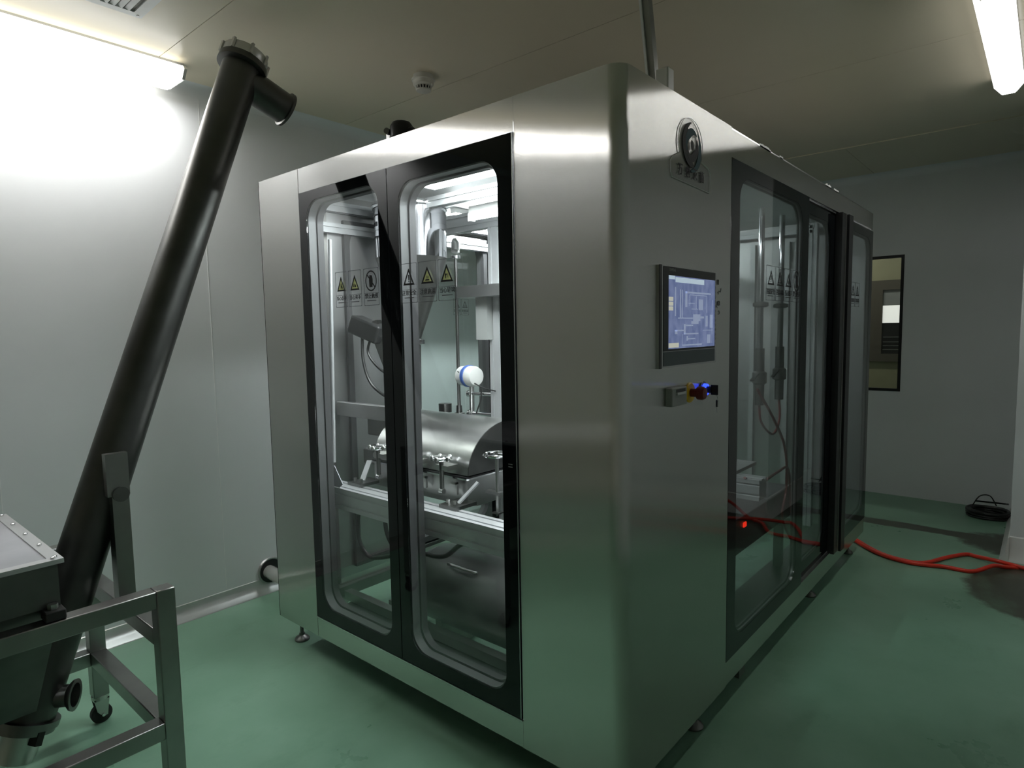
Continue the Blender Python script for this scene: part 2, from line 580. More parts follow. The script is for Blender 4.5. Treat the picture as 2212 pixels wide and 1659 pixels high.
# far wall with the window opening
wf = empty('wall_far', (0, YF, 0), kind='structure')
wx0, wx1, wz0, wz1 = -0.95, -0.075, 0.86, 1.96
for n_, a, b in (('wall_panel', (XL, 0), (wx0, HC)), ('wall_panel', (wx1, 0), (0.80, HC)), ('wall_panel', (wx0, 0), (wx1, wz0)), ('wall_panel', (wx0, wz1), (wx1, HC))):
    MB().box((a[0], YF, a[1]), (b[0], YF + 0.05, b[1])).build(n_, M['wall'], wf)
w = empty('window_1', ((wx0 + wx1) / 2, YF, wz0), kind='structure')
MB().frame(1, (wx0, wz0, wx1, wz1), (wx0 + 0.022, wz0 + 0.022, wx1 - 0.022, wz1 - 0.022), 0.004, YF - 0.004, YF + 0.03, 2).build('window_frame', M['black'], w)
MB().box((wx0 + 0.02, YF + 0.004, wz0 + 0.02), (wx1 - 0.02, YF + 0.010, wz1 - 0.02)).build('window_pane', M['glass'], w)
# corridor behind the window
tag(MB().box((-2.6, 6.1, 0), (0.9, 6.2, HC)).build('wall_corridor', M['olive_wall']), kind='structure')
tag(MB().box((-2.6, YF + 0.05, -0.1), (0.9, 6.2, 0)).build('floor_corridor', M['floor']), kind='structure')
tag(MB().box((-2.6, YF + 0.05, HC), (0.9, 6.2, HC + 0.1)).build('ceiling_corridor', M['olive_wall']), kind='structure')

# right: return wall in front of the far wall, side wall, wall behind the camera
wr = tag(MB().box((0.70, 3.25, 0), (XR + 0.1, YF + 0.1, HC)).build('wall_return', M['wall']), kind='structure')
mb = MB()
mb.prism([(3.25, 0), (3.205, 0), (3.207, 0.01), (3.232, 0.04), (3.243, 0.14), (3.25, 0.145)], 0, 0.70, XR, True)
mb.prism([(0.70, 0), (0.655, 0), (0.657, 0.01), (0.682, 0.04), (0.693, 0.14), (0.70, 0.145)], 1, 3.205, YF, True)
tag(mb.build('baseboard_return', M['white']), kind='structure')
tag(MB().box((XR, YB, 0), (XR + 0.1, 3.25, HC)).build('wall_right', M['wall']), kind='structure')
tag(MB().box((XL - 0.1, YB - 0.1, 0), (XR + 0.1, YB, HC)).build('wall_back', M['wall_warm']), kind='structure')


# ------------------------------------------------------------------ ceiling lamps
def ceiling_lamp(x0, x1, y0, y1, mat, label):
    t = empty('ceiling_lamp', ((x0 + x1) / 2, (y0 + y1) / 2, HC), label, 'ceiling lamp')
    xc = (x0 + x1) / 2
    MB().box((xc - 0.055, y0 - 0.01, HC - 0.028), (xc + 0.055, y1 + 0.01, HC)).build('base_tray', M['grey_plastic'], t)
    # trapezoid diffuser
    pr = [(x0 + 0.01, HC - 0.028), (x1 - 0.01, HC - 0.028), (x1, HC - 0.045), (x1 - 0.03, HC - 0.082), (x0 + 0.03, HC - 0.082), (x0, HC - 0.045)]
    MB().prism(pr, 1, y0 + 0.012, y1 - 0.012).build('cover', M['lamp_side'], t)
    MB().box((x0 + 0.034, y0 + 0.014, HC - 0.086), (x1 - 0.034, y1 - 0.014, HC - 0.0825)).build('diffuser', mat, t)
    for ya, yb in ((y0, y0 + 0.012), (y1 - 0.012, y1)):
        pr2 = [(xc + (u - xc) * 1.03, v + (0.002 if v < HC - 0.03 else 0)) for u, v in pr]
        MB().prism(pr2, 1, ya, yb).build('end_cap', M['white'], t)
    return t


ceiling_lamp(-2.32, -2.10, -1.36, -0.15, M['lampL'], 'bright white tube lamp on the ceiling beside the left wall')
ceiling_lamp(0.565, 0.685, 1.44, 2.66, M['lampR'], 'bright white tube lamp on the ceiling at the upper right of the picture')

# ceiling vent
t = empty('ceiling_vent', (-1.92, -0.7, HC), 'light grey slotted air vent in the ceiling beside the left lamp', 'vent')
vx0, vx1, vy0, vy1 = -1.84, -1.42, -0.86, -0.42
MB().frame(2, (vx0, vy0, vx1, vy1), (vx0 + 0.035, vy0 + 0.035, vx1 - 0.035, vy1 - 0.035), 0.004, HC - 0.008, HC - 0.0005, 2).build('vent_frame', M['white'], t)
MB().box((vx0 + 0.03, vy0 + 0.03, HC - 0.0015), (vx1 - 0.03, vy1 - 0.03, HC - 0.0005)).build('backing', M['ceiling_joint'], t)
yy = vy0 + 0.045
while yy < vy1 - 0.045:
    MB().beam((vx0 + 0.035, yy, HC - 0.005), (vx1 - 0.035, yy, HC - 0.005), 0.017, 0.002, up=(0, 0.5, 1)).build('slat', M['white'], t)
    yy += 0.024
MB().cyl((vx0 + 0.017, vy1 - 0.017, HC - 0.010), (vx0 + 0.017, vy1 - 0.017, HC - 0.007), 0.005, 10).build('screw', M['steel_dark'], t)

# smoke detector
dx, dy = -1.475, 0.672
t = empty('smoke_detector', (dx, dy, HC), 'round white smoke detector on the ceiling above the machine doors', 'smoke detector')
top, bot = (dx, dy, HC), (dx, dy, HC - 0.1)
MB().rev(top, bot, [(0, 0.046), (0.018, 0.046), (0.019, 0.055), (0.026, 0.055), (0.028, 0.050), (0.045, 0.048), (0.052, 0.040)], 32).build('housing', M['cream'], t)
MB().rev(top, bot, [(0.050, 0.030), (0.068, 0.030)], 24).build('chamber', M['black'], t)
for k in range(16):
    a = 2 * PI * k / 16
    MB().beam((dx + 0.036 * math.cos(a), dy + 0.036 * math.sin(a), HC - 0.050), (dx + 0.033 * math.cos(a), dy + 0.033 * math.sin(a), HC - 0.07), 0.004).build('rib', M['cream'], t)
MB().rev(top, bot, [(0.066, 0.035), (0.072, 0.035), (0.078, 0.022), (0.080, 0.0)], 24, False).build('cap', M['cream'], t)
MB().cyl((dx + 0.045, dy + 0.01, HC - 0.047), (dx + 0.047, dy + 0.01, HC - 0.056), 0.004, 10).build('indicator', M['white'], t)
# small round fitting on the left wall high up
tag(MB().rev((XL, 0.12, 2.515), (XL + 0.05, 0.12, 2.515), [(0, 0.04), (0.02, 0.04), (0.032, 0.03), (0.036, 0.0)], 24, False).build('sensor', M['cream']),
    'small round white sensor on the left wall just below the ceiling, behind the conveyor tube', 'sensor')

# wall sleeve and pipe low on the left wall
t = empty('wall_pipe', (XL, 0.275, 0.11), 'chrome pipe coming out of a round hole low in the left wall', 'pipe')
c = Vector((XL, 0.262, 0.112))
mb = MB(); mb.rev(c, c + Vector((0.012, 0, 0)), [(0, 0.072), (0.004, 0.074), (0.012, 0.070)], 32)
mb.build('sleeve_ring', M['steel_side'], t)
MB().rev(c + Vector((0.0125, 0, 0)), c + Vector((0.02, 0, 0)), [(0, 0.064), (0.001, 0.064)], 32).build('hole', M['black'], t)
MB().tube([c + Vector((0.0, -0.012, -0.002)), c + Vector((0.12, -0.008, -0.006)), c + Vector((0.40, 0.02, -0.010)), c + Vector((0.62, 0.06, -0.012))], 0.036, 24).build('pipe', M['pipe_steel'], t)

# ------------------------------------------------------------------ the machine enclosure
WD, DP, Z0, Z1 = 1.812, 2.915, 0.119, 2.07
XS, XLS, XM, YS = -0.355, -1.494, -0.930, 0.708
ZB, ZT = 0.209, 1.974
enc = empty('machine_enclosure', (-WD / 2, DP / 2, Z0), 'large brushed steel machine enclosure with black framed glass doors in the middle of the room', 'machine')
RC = 0.045
pts = [(XS + 0.0015, 0, 0, -1), (-RC, 0, 0, -1)]
for i in range(1, 13):
    a = math.radians(-90 + 90 * i / 12)
    pts.append((-RC + RC * math.cos(a), RC + RC * math.sin(a), math.cos(a), math.sin(a)))
pts.append((0, YS - 0.0015, 1, 0))
# extra points for smooth subdivisions
MB().sweep(pts, Z0, Z1, 0.004).build('corner_panel', M['steel'], enc)
MB().sweep([(-WD, 0.30, -1, 0), (-WD, 0, -1, 0)], Z0, Z1, 0.004).build('side_panel', M['steel'], enc)
MB().box((-WD, 0, Z0), (XLS - 0.0015, 0.004, Z1)).build('front_panel', M['steel'], enc)
MB().box((XLS, 0.001, ZT), (XS, 0.06, Z1)).build('header_panel', M['steel'], enc)
MB().box((XLS, 0.001, Z0), (XS, 0.06, ZB)).build('sill_panel', M['steel'], enc)
MB().box((-0.05, YS, ZT), (-0.004, DP, Z1 - 0.004)).build('header_panel', M['steel'], enc)
MB().box((-0.05, YS, Z0), (-0.004, DP, ZB)).build('sill_panel', M['steel'], enc)
MB().box((-WD, 0.30, ZT), (-WD + 0.05, DP, Z1)).build('header_panel', M['steel'], enc)
MB().box((-WD, 0.30, Z0), (-WD + 0.05, DP, ZB)).build('sill_panel', M['steel'], enc)
MB().box((-WD, DP - 0.004, Z0), (-0.01, DP, Z1)).build('rear_panel', M['steel_side'], enc)
MB().box((-WD + 0.004, 0.30, ZB), (-WD + 0.05, YS, ZT)).build('side_panel', M['steel_side'], enc)
# roof: thin sheet, underside painted white
MB().prism([(-WD + 0.004, 0.062), (-0.06, 0.062), (-0.052, 0.07), (-0.052, DP - 0.004), (-WD + 0.004, DP - 0.004)], 2, Z1 - 0.012, Z1 - 0.006).build('roof_panel', M['inner_white'], enc)
# ragged protective film left on the right top edge
random.seed(3)
for (ya, yb, h) in ((0.98, 1.10, 0.010), (1.86, 1.96, 0.010), (2.02, 2.10, 0.008), (1.20, 1.24, 0.006)):
    n = 6
    mb = MB()
    for i in range(n):
        y0 = ya + (yb - ya) * i / n; y1 = ya + (yb - ya) * (i + 1) / n
        mb.box((-0.006, y0, Z1 - 0.006), (-0.0035, y1, Z1 + h * random.uniform(0.3, 1)))
    mb.build('film_scrap', M['white'], enc)
MB().box((-0.006, YS + 0.005, Z1 - 0.006), (-0.0035, DP, Z1 - 0.001)).build('edge_strip', M['steel_plain'], enc)
# inner lining of the front panels
MB().box((XS + 0.02, 0.01, Z0), (-0.06, 0.05, Z1 - 0.02)).build('inner_lining', M['steel_side'], enc)
MB().box((-0.05, 0.062, Z0), (-0.008, YS, Z1 - 0.02)).build('inner_lining', M['steel_side'], enc)
MB().box((-WD + 0.01, 0.01, Z0), (XLS - 0.005, 0.05, Z1 - 0.02)).build('inner_lining', M['steel_side'], enc)


def door(axis, pos, inward, outer, inner, r, pane_mat, d1=0.040, d2=0.070):
    """glass door in plane axis=pos; inward = +1/-1 direction into the machine"""
    d = empty('door', [(outer[0] + outer[2]) / 2 if i == (1 - axis) else (pos if i == axis else outer[1]) for i in range(3)], parent=enc)
    g = 0.002
    O = (outer[0] + g, outer[1] + g, outer[2] - g, outer[3] - g)
    s = inward
    MB().frame(axis, O, inner, r, pos, pos + s * 0.006, 8).build('door_frame', M['black_glass'], d)
    e = 0.0005
    pn = MB(); pn.prism(rr_poly(inner[0] + e, inner[1] + e, inner[2] - e, inner[3] - e, r, 8), axis, pos + s * 0.0004, pos + s * 0.0056)
    pn.build('glass_pane', pane_mat, d)
    i2 = 0.004
    MB().frame(axis, (inner[0] - 0.02, inner[1] - 0.02, inner[2] + 0.02, inner[3] + 0.02), (inner[0] + i2, inner[1] + i2, inner[2] - i2, inner[3] - i2), r, pos + s * 0.0066, pos + s * d1, 8).build('inner_rim', M['rim'], d)
    i2 = 0.010
    MB().frame(axis, (inner[0] - 0.02, inner[1] - 0.02, inner[2] + 0.02, inner[3] + 0.02), (inner[0] + i2, inner[1] + i2, inner[2] - i2, inner[3] - i2), r, pos + s * (d1 + 0.003), pos + s * d2, 8).build('gasket_rim', M['rim_dark'], d)
    return d


dl = door(1, -0.001, 1, (XLS, ZB, XM, ZT), (-1.443, 0.262, -0.983, 1.935), 0.075, M['glass'])
dr = door(1, -0.001, 1, (XM, ZB, XS, ZT), (-0.875, 0.262, -0.418, 1.915), 0.075, M['glass'])
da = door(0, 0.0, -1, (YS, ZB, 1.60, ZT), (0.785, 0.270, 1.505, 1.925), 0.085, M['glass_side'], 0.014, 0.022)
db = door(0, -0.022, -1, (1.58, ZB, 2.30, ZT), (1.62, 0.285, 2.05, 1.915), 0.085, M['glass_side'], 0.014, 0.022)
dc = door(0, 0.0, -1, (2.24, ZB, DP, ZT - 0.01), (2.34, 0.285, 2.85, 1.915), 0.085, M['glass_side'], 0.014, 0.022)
door(0, -WD, 1, (0.30, ZB, 1.43, ZT), (0.40, 0.270, 1.36, 1.925), 0.085, M['glass'])
door(0, -WD, 1, (1.43, ZB, 2.18, ZT), (1.51, 0.270, 2.10, 1.925), 0.085, M['glass'])
door(0, -WD, 1, (2.18, ZB, DP, ZT), (2.26, 0.270, 2.84, 1.925), 0.085, M['glass'])
# black vertical grip posts on the sliding door
MB().box((-0.02, 2.13, 0.20), (0.012, 2.20, 1.975)).build('door_post', M['black'], db)
MB().box((-0.02, 2.23, 0.19), (0.022, 2.31, 1.975)).build('door_post', M['black'], dc)
MB().box((0.012, 2.195, 0.20), (0.016, 2.20, 1.975)).build('edge_trim', M['steel_plain'], db)
# hinge strips of the front doors: thin bright edges
MB().box((XS - 0.006, -0.003, ZB + 0.003), (XS - 0.003, 0.004, ZT - 0.003)).build('edge_trim', M['steel_side'], dr)
MB().box((XLS, -0.003, ZB - 0.004), (XS, 0.002, ZB)).build('edge_trim', M['steel_plain'], enc)
# little marks of a latch on the right front door
for z in (1.006, 0.998):
    MB().box((-0.394, -0.0022, z), (-0.378, -0.001, z + 0.0025)).build('latch_mark', M['steel_plain'], dr)

# levelling feet
for (fx, fy) in ((-1.74, 0.065), (-0.07, 0.60), (-0.07, 2.0), (-0.07, 2.8), (-1.74, 1.4), (-1.74, 2.8)):
    f = empty('levelling_foot', (fx, fy, 0), parent=enc)
    MB().rev((fx, fy, 0), (fx, fy, 1), [(0, 0.033), (0.006, 0.034), (0.014, 0.028), (0.024, 0.013), (0.034, 0.012)], 20).build('foot_pad', M['steel_dark'], f)
    MB().cyl((fx, fy, 0.03), (fx, fy, Z0 + 0.03), 0.008, 12).build('foot_stem', M['steel_dark'], f)
# bottom rails of the enclosure
MB().beam((-WD + 0.03, 0.09, Z0 + 0.03), (-0.06, 0.09, Z0 + 0.03), 0.05).build('bottom_rail', M['steel_dark'], enc)
MB().beam((-0.08, 0.12, Z0 + 0.03), (-0.08, DP - 0.03, Z0 + 0.03), 0.05).build('bottom_rail', M['steel_dark'], enc)
MB().beam((-WD + 0.05, 0.12, Z0 + 0.03), (-WD + 0.05, DP - 0.03, Z0 + 0.03), 0.05).build('bottom_rail', M['steel_dark'], enc)
MB().box((-1.66, 0.055, 0.122), (-0.06, 0.30, 0.126)).build('shade_plate', M['black'], enc)  # black plate added to keep inside light off the floor below the front
MB().box((-0.28, 0.31, 0.122), (-0.055, DP - 0.05, 0.126)).build('shade_plate', M['black'], enc)  # same added light block along the right side
MB().box((-0.10, 0.92, 0.045), (-0.03, 0.98, 0.119)).build('bottom_bracket', M['steel_dark'], enc)


# ------------------------------------------------------------------ warning labels on the glass
def tri(cx, cz, w, h):
    return [(cx - w / 2, cz - h / 2), (cx + w / 2, cz - h / 2), (cx, cz + h / 2)]


def warning_label(par, axis, pos, out, u0, u1, z0, z1, kind, words, mirror=False, fill=True):
    """thin printed film: border lines, sign, four characters, grey lines of small print"""
    s = empty('warning_label', ((u0 + u1) / 2, pos, z0) if axis == 1 else (pos, (u0 + u1) / 2, z0), parent=par)
    a, b = pos + out * 0.0003, pos + out * 0.0008
    cu = (u0 + u1) / 2
    wd, ht = u1 - u0, z1 - z0
    # border + divider
    mb = MB()
    mb.frame(axis, (u0, z0, u1, z1), (u0 + 0.0014, z0 + 0.0014, u1 - 0.0014, z1 - 0.0014), 0.004, a, b, 3)
    zd = z0 + ht * 0.335
    lo, hi = (u0, a, zd - 0.0006), (u1, b, zd + 0.0006)
    if axis == 0:
        lo, hi = (a, u0, zd - 0.0006), (b, u1, zd + 0.0006)
    mb.box(lo, hi)
    # small print as fine grey bars
    for zz in (z0 + ht * 0.13,):
        lo, hi = (cu - wd * 0.3, a, zz - 0.0014), (cu + wd * 0.3, b, zz + 0.0014)
        if axis == 0:
            lo, hi = (a, cu - wd * 0.3, zz - 0.0014), (b, cu + wd * 0.3, zz + 0.0014)
        mb.box(lo, hi)
    cz = z0 + ht * 0.66
    tw, th = wd * 0.70, ht * 0.42
    c, d = pos + out * 0.0010, pos + out * 0.0014
    e, f = pos + out * 0.0016, pos + out * 0.0020
    mb2 = MB()
    if kind == 'ban':
        n = 28
        for i in range(n):
            a0, a1 = 2 * PI * i / n, 2 * PI * (i + 1) / n
            R1, R2 = wd * 0.38, wd * 0.33
            asp = 1.12
            mb2.prism([(cu + R1 * math.cos(a0), cz + asp * R1 * math.sin(a0)), (cu + R1 * math.cos(a1), cz + asp * R1 * math.sin(a1)),
                       (cu + R2 * math.cos(a1), cz + asp * R2 * math.sin(a1)), (cu + R2 * math.cos(a0), cz + asp * R2 * math.sin(a0))], axis, c, d)
        mb2.prism([(cu - wd * .27, cz + wd * .24), (cu - wd * .23, cz + wd * .28), (cu + wd * .27, cz - wd * .24), (cu + wd * .23, cz - wd * .28)], axis, c, d)
        # hand-like dark figure
        mb2.prism([(cu - .10 * wd, cz - .26 * wd), (cu + .10 * wd, cz - .26 * wd), (cu + .13 * wd, cz + .05 * wd), (cu + .08 * wd, cz + .22 * wd), (cu - .08 * wd, cz + .24 * wd), (cu - .12 * wd, cz + .02 * wd)], axis, e, f)
    else:
        T = tri(cu, cz, tw, th)
        k = 0.68
        ctr = (cu, cz - th / 2 + th / 3)
        I = [(ctr[0] + (p[0] - ctr[0]) * k, ctr[1] + (p[1] - ctr[1]) * k) for p in T]
        for i in range(3):
            j = (i + 1) % 3
            mb2.prism([T[i], T[j], I[j], I[i]], axis, c, d)
        if fill:
            MB().prism([(ctr[0] + (p[0] - ctr[0]) * .72, ctr[1] + (p[1] - ctr[1]) * .72) for p in T], axis, a, b).build('sign_field', M['sign_yellow'], s)
        bz = cz - th / 2
        def q(*pp):
            mb2.prism([(cu + x * tw, bz + y * th) for x, y in pp], axis, c, d)
        if kind == 'exclaim':
            q((-.03, .30), (.03, .30), (.045, .62), (-.045, .62)); q((-.03, .19), (.03, .19), (.03, .25), (-.03, .25))
        elif kind == 'heat':
            q((-.18, .17), (.18, .17), (.13, .25), (-.13, .25))
            for x in (-.08, 0, .08):
                q((x - .01, .28), (x + .01, .28), (x + .025, .36), (x + .01, .45), (x - .01, .45), (x + .005, .36))
        elif kind == 'glass':
            q((-.10, .18), (-.06, .18), (-.05, .36), (.02, .42), (.0, .46), (-.07, .44), (-.10, .50), (-.13, .44), (-.12, .30))
            q((.06, .25), (.075, .25), (.075, .50), (.06, .50)); q((.11, .20), (.12, .20), (.12, .44), (.11, .44))
        elif kind == 'hand':
            q((-.05, .18), (.02, .18), (.06, .32), (.03, .50), (-.02, .56), (-.05, .40))
            q((.08, .32), (.12, .36), (.20, .18), (.15, .16))
        elif kind == 'pinch':
            q((-.16, .2), (-.06, .2), (-.05, .45), (-.12, .38)); q((0, .2), (.16, .2), (.10, .36), (.02, .40))
    mb.build('border', M['sign_grey'], s)
    mb2.build('pictogram', M['sign_black'], s)
    X = (1, 0, 0) if axis == 1 else (0, 1, 0)
    text_mesh(words, 'lettering', M['sign_black'], s, wd * 0.225, (cu, pos + out * 0.001, z0 + ht * 0.245) if axis == 1 else (pos + out * 0.001, cu, z0 + ht * 0.245), X, (0, 0, 1), 0.0003)
    return s


# film labels belong to the doors; parts two levels deep keep the door as their parent through one joined group
def label_on(door_obj, *a, **k):
    # a label is a part of the enclosure beside the doors, its print the sub-parts
    return warning_label(enc, *a, **k)


zz0, zz1 = 1.508, 1.641
label_on(dl, 1, -0.001, -1, -1.258, -1.184, zz0, zz1, 'hand', '当心伤手')
label_on(dl, 1, -0.001, -1, -1.174, -1.095, zz0, zz1, 'pinch', '当心夹手')
label_on(dl, 1, -0.001, -1, -1.079, -0.992, zz0, zz1, 'ban', '禁止触摸')
label_on(dr, 1, -0.001, -1, -0.868, -0.786, zz0, zz1, 'exclaim', '注意安全', fill=False)
label_on(dr, 1, -0.001, -1, -0.777, -0.690, zz0, zz1, 'heat', '注意高温')
label_on(dr, 1, -0.001, -1, -0.682, -0.600, zz0, zz1, 'glass', '当心玻璃')
for i, (k, wds) in enumerate((('exclaim', '注意安全'), ('heat', '注意高温'), ('hand', '当心伤手'), ('ban', '禁止触摸'))):
    u = 1.06 + 0.108 * i
    label_on(da, 0, 0.0, 1, u, u + 0.104, 1.508, 1.641, k, wds, fill=False)
for i, (k, wds) in enumerate((('exclaim', '注意安全'), ('heat', '注意高温'))):
    label_on(dc, 0, 0.0, 1, 2.40 + 0.1 * i, 2.495 + 0.1 * i, 1.508, 1.641, k, wds, fill=False)
label_on(dl, 0, -WD, -1, 1.16, 1.22, 1.505, 1.60, 'exclaim', '注意安全', fill=False)
label_on(dl, 0, -WD, -1, 1.225, 1.285, 1.505, 1.60, 'heat', '注意高温', fill=False)

# ------------------------------------------------------------------ logo plate
lp = empty('logo_plate', (0, 0.386, 1.82), parent=enc)
tag(lp, 'clear rounded plate with a dark swirl emblem and four characters')
cy, cz, R0 = 0.388, 1.945, 0.081
out = []
for i in range(0, 25):
    a = math.radians(-28 + 236 * i / 24)
    out.append((cy + R0 * math.cos(a), cz + R0 * math.sin(a) * 0.93))
outline = [(0.525, 1.825), (0.530, 1.840), (0.530, 1.880), (0.520, 1.895)] + out + [(0.27, 1.890), (0.257, 1.878), (0.257, 1.845), (0.268, 1.832)]
plate = MB(); plate.prism(outline, 0, 0.0003, 0.0035)
plate.build('plate', M['plate_clear'], lp)
# shiny edge
mb = MB()
ring = [(0.003, y, z) for y, z in outline] + [(0.003, *outline[0])]
mb.tube(ring, 0.0011, 6, 0)
mb.build('plate_edge', M['chrome'], lp)


def crescent(c1, r1, c2, r2, a0, a1, b0, b1, n=18):
    P = [(c1[0] + r1 * math.cos(math.radians(a0 + (a1 - a0) * i / n)), c1[1] + r1 * math.sin(math.radians(a0 + (a1 - a0) * i / n))) for i in range(n + 1)]
    Q = [(c2[0] + r2 * math.cos(math.radians(b0 + (b1 - b0) * i / n)), c2[1] + r2 * math.sin(math.radians(b0 + (b1 - b0) * i / n))) for i in range(n + 1)]
    return P, Q


def strip(mb, P, Q, axis, a, b):
    for i in range(len(P) - 1):
        pl = [P[i], P[i + 1], Q[i + 1], Q[i]]
        mb.prism(pl, axis, a, b)


ec = (0.392, 1.944)
# outer left/top arc (dark), tapering from the top round the left to the bottom
mb = MB()
P, Q = [], []
for i in range(25):
    a = math.radians(95 + 190 * i / 24)
    w_ = 0.004 + 0.040 * math.sin(PI * (1 - i / 24) ** 0.7) if i else 0.004
    P.append((ec[0] + 0.062 * math.cos(a), ec[1] + 0.064 * math.sin(a)))
    Q.append((ec[0] + (0.062 - w_ * 0.75) * math.cos(a), ec[1] + (0.064 - w_ * 0.75) * math.sin(a)))
strip(mb, P, Q, 0, 0.004, 0.0046)
mb.build('emblem', M['logo_dark'], lp)
mb = MB()
P, Q = [], []
for i in range(25):
    a = math.radians(-95 + 150 * i / 24)
    w_ = 0.030 * math.sin(PI * (1 - i / 24) * 0.9 + 0.1)
    P.append((ec[0] + 0.066 * math.cos(a), ec[1] - 0.012 + 0.066 * math.sin(a)))
    Q.append((ec[0] + (0.066 - w_ * 0.75) * math.cos(a), ec[1] - 0.012 + (0.066 - w_ * 0.75) * math.sin(a)))
strip(mb, P, Q, 0, 0.004, 0.0046)
# inner swirl: upper-left teal lobe
P, Q = [], []
for i in range(19):
    a = math.radians(40 + 175 * i / 18)
    w_ = 0.026 * math.sin(PI * (i + 1) / 20)
    P.append((ec[0] + 0.043 * math.cos(a), ec[1] + 0.004 + 0.044 * math.sin(a)))
    Q.append((ec[0] + (0.043 - w_) * math.cos(a), ec[1] + 0.004 + (0.044 - w_) * math.sin(a)))
strip(mb, P, Q, 0, 0.004, 0.0048)
mb.build('emblem', M['logo_teal'], lp)
mb = MB()
P, Q = [], []
for i in range(19):
    a = math.radians(215 + 180 * i / 18)
    w_ = 0.026 * math.sin(PI * (i + 1) / 20)
    P.append((ec[0] + 0.043 * math.cos(a), ec[1] - 0.004 + 0.044 * math.sin(a)))
    Q.append((ec[0] + (0.043 - w_) * math.cos(a), ec[1] - 0.004 + (0.044 - w_) * math.sin(a)))
strip(mb, P, Q, 0, 0.004, 0.0048)
mb.prism([(ec[0] + 0.009 * math.cos(2 * PI * i / 14), ec[1] + 0.015 * math.sin(2 * PI * i / 14)) for i in range(14)], 0, 0.004, 0.0048)
mb.build('emblem', M['logo_dark'], lp)
for ch, y_ in zip('万创灭菌', (0.317, 0.367, 0.416, 0.463)):
    text_mesh(ch, 'lettering', M['sign_black'], lp, 0.035, (0.0042, y_, 1.861), (0, 1, 0), (0, 0, 1), 0.0005, 0.9)

# ------------------------------------------------------------------ touch panel
tp = empty('touch_panel', (0, 0.376, 1.29), parent=enc)
ty0, ty1, tz0, tz1 = 0.182, 0.572, 1.294, 1.583
tp_b = MB(); tp_b.prism(rr_poly(ty0, tz0, ty1, tz1, 0.004, 2), 0, 0.0, 0.008); tp_b.build('back_plate', M['steel_side'], tp)
MB().prism(rr_poly(ty0 + 0.025, tz0 + 0.006, ty1 - 0.012, tz0 + 0.046, 0.002, 2), 0, 0.008, 0.0095).build('lower_strip', M['screen_bezel'], tp)
MB().box((0.008, ty0, tz0), (0.0095, ty0 + 0.014, tz1)).build('left_edge', M['black'], tp)
MB().box((0.008, ty0 + 0.025, tz0 + 0.048), (0.0095, ty1 - 0.012, tz1 - 0.003)).build('bezel', M['black'], tp)
sy0, sy1, sz0, sz1 = 0.236, 0.556, 1.348, 1.556
dsp = MB().box((0.0095, sy0, sz0), (0.0100, sy1, sz1)).build('display', M['screen'], tp)


def spos(a, b, c, d, mat, z=0.0100, t=0.0003):
    return MB().box((z, sy0 + (sy1 - sy0) * a, sz1 - (sz1 - sz0) * b), (z + t, sy0 + (sy1 - sy0) * c, sz1 - (sz1 - sz0) * d)), mat


mb = MB()
for (a, b, c, d) in [(.12, .15, .14, .55), (.22, .18, .24, .57), (.26, .18, .275, .57), (.18, .57, .50, .585), (.33, .20, .90, .225), (.33, .20, .37, .42), (.62, .30, .72, .46), (.50, .52, .66, .62),
                     (.46, .62, .62, .66), (.66, .55, .74, .58), (.78, .54, .83, .70), (.88, .52, .95, .72), (.30, .66, .34, .80), (.30, .79, .62, .81), (.34, .67, .50, .69), (.12, .74, .30, .76), (.12, .74, .17, .80),
                     (.36, .83, .39, .90), (.39, .865, .55, .88), (.27, .80, .275, .96), (.27, .95, .70, .97), (.72, .75, .725, .96), (.82, .82, .90, .95), (.42, .24, .80, .25), (.42, .24, .43, .40), (.56, .26, .57, .44),
                     (.93, .30, .94, .95), (.80, .24, .81, .50), (.40, .36, .54, .37), (.46, .44, .60, .45), (.72, .75, .95, .76)]:
    m2 = spos(a, b, c, d, None)[0]
    tmp = bpy.data.meshes.new('x'); m2.bm.to_mesh(tmp); mb.bm.from_mesh(tmp); m2.bm.free(); bpy.data.meshes.remove(tmp)
mb.build('display_lines', M['screen_line'], tp)
for (a, b, c, d) in [(.13, .015, .74, .085), (0.0, .0, .12, .05)]:
    g, _ = spos(a, b, c, d, None); g.build('display_bar', M['screen_bar'], tp)
for (a, b, c, d) in [(0, .29, .085, .345), (0, .355, .085, .41), (0, .42, .085, .475), (0, .92, .20, .985)]:
    g, _ = spos(a, b, c, d, None); g.build('display_button', M['screen_yellow'], tp)
text_mesh('SIEMENS', 'lettering', M['grey_plastic'], tp, 0.011, (0.0097, 0.258, 1.5715), (0, 1, 0), (0, 0, 1), 0.0004)
# torn protective film edges round the display
mb = MB()
random.seed(5)
for i in range(14):
    z = sz0 + (sz1 - sz0) * (i + 0.5) / 14
    mb.prism([(sy1 + 0.000, z - 0.007), (sy1 + random.uniform(0.004, 0.011), z), (sy1, z + 0.007)], 0, 0.0102, 0.0108)
mb.build('film_edge', M['acrylic'], tp)

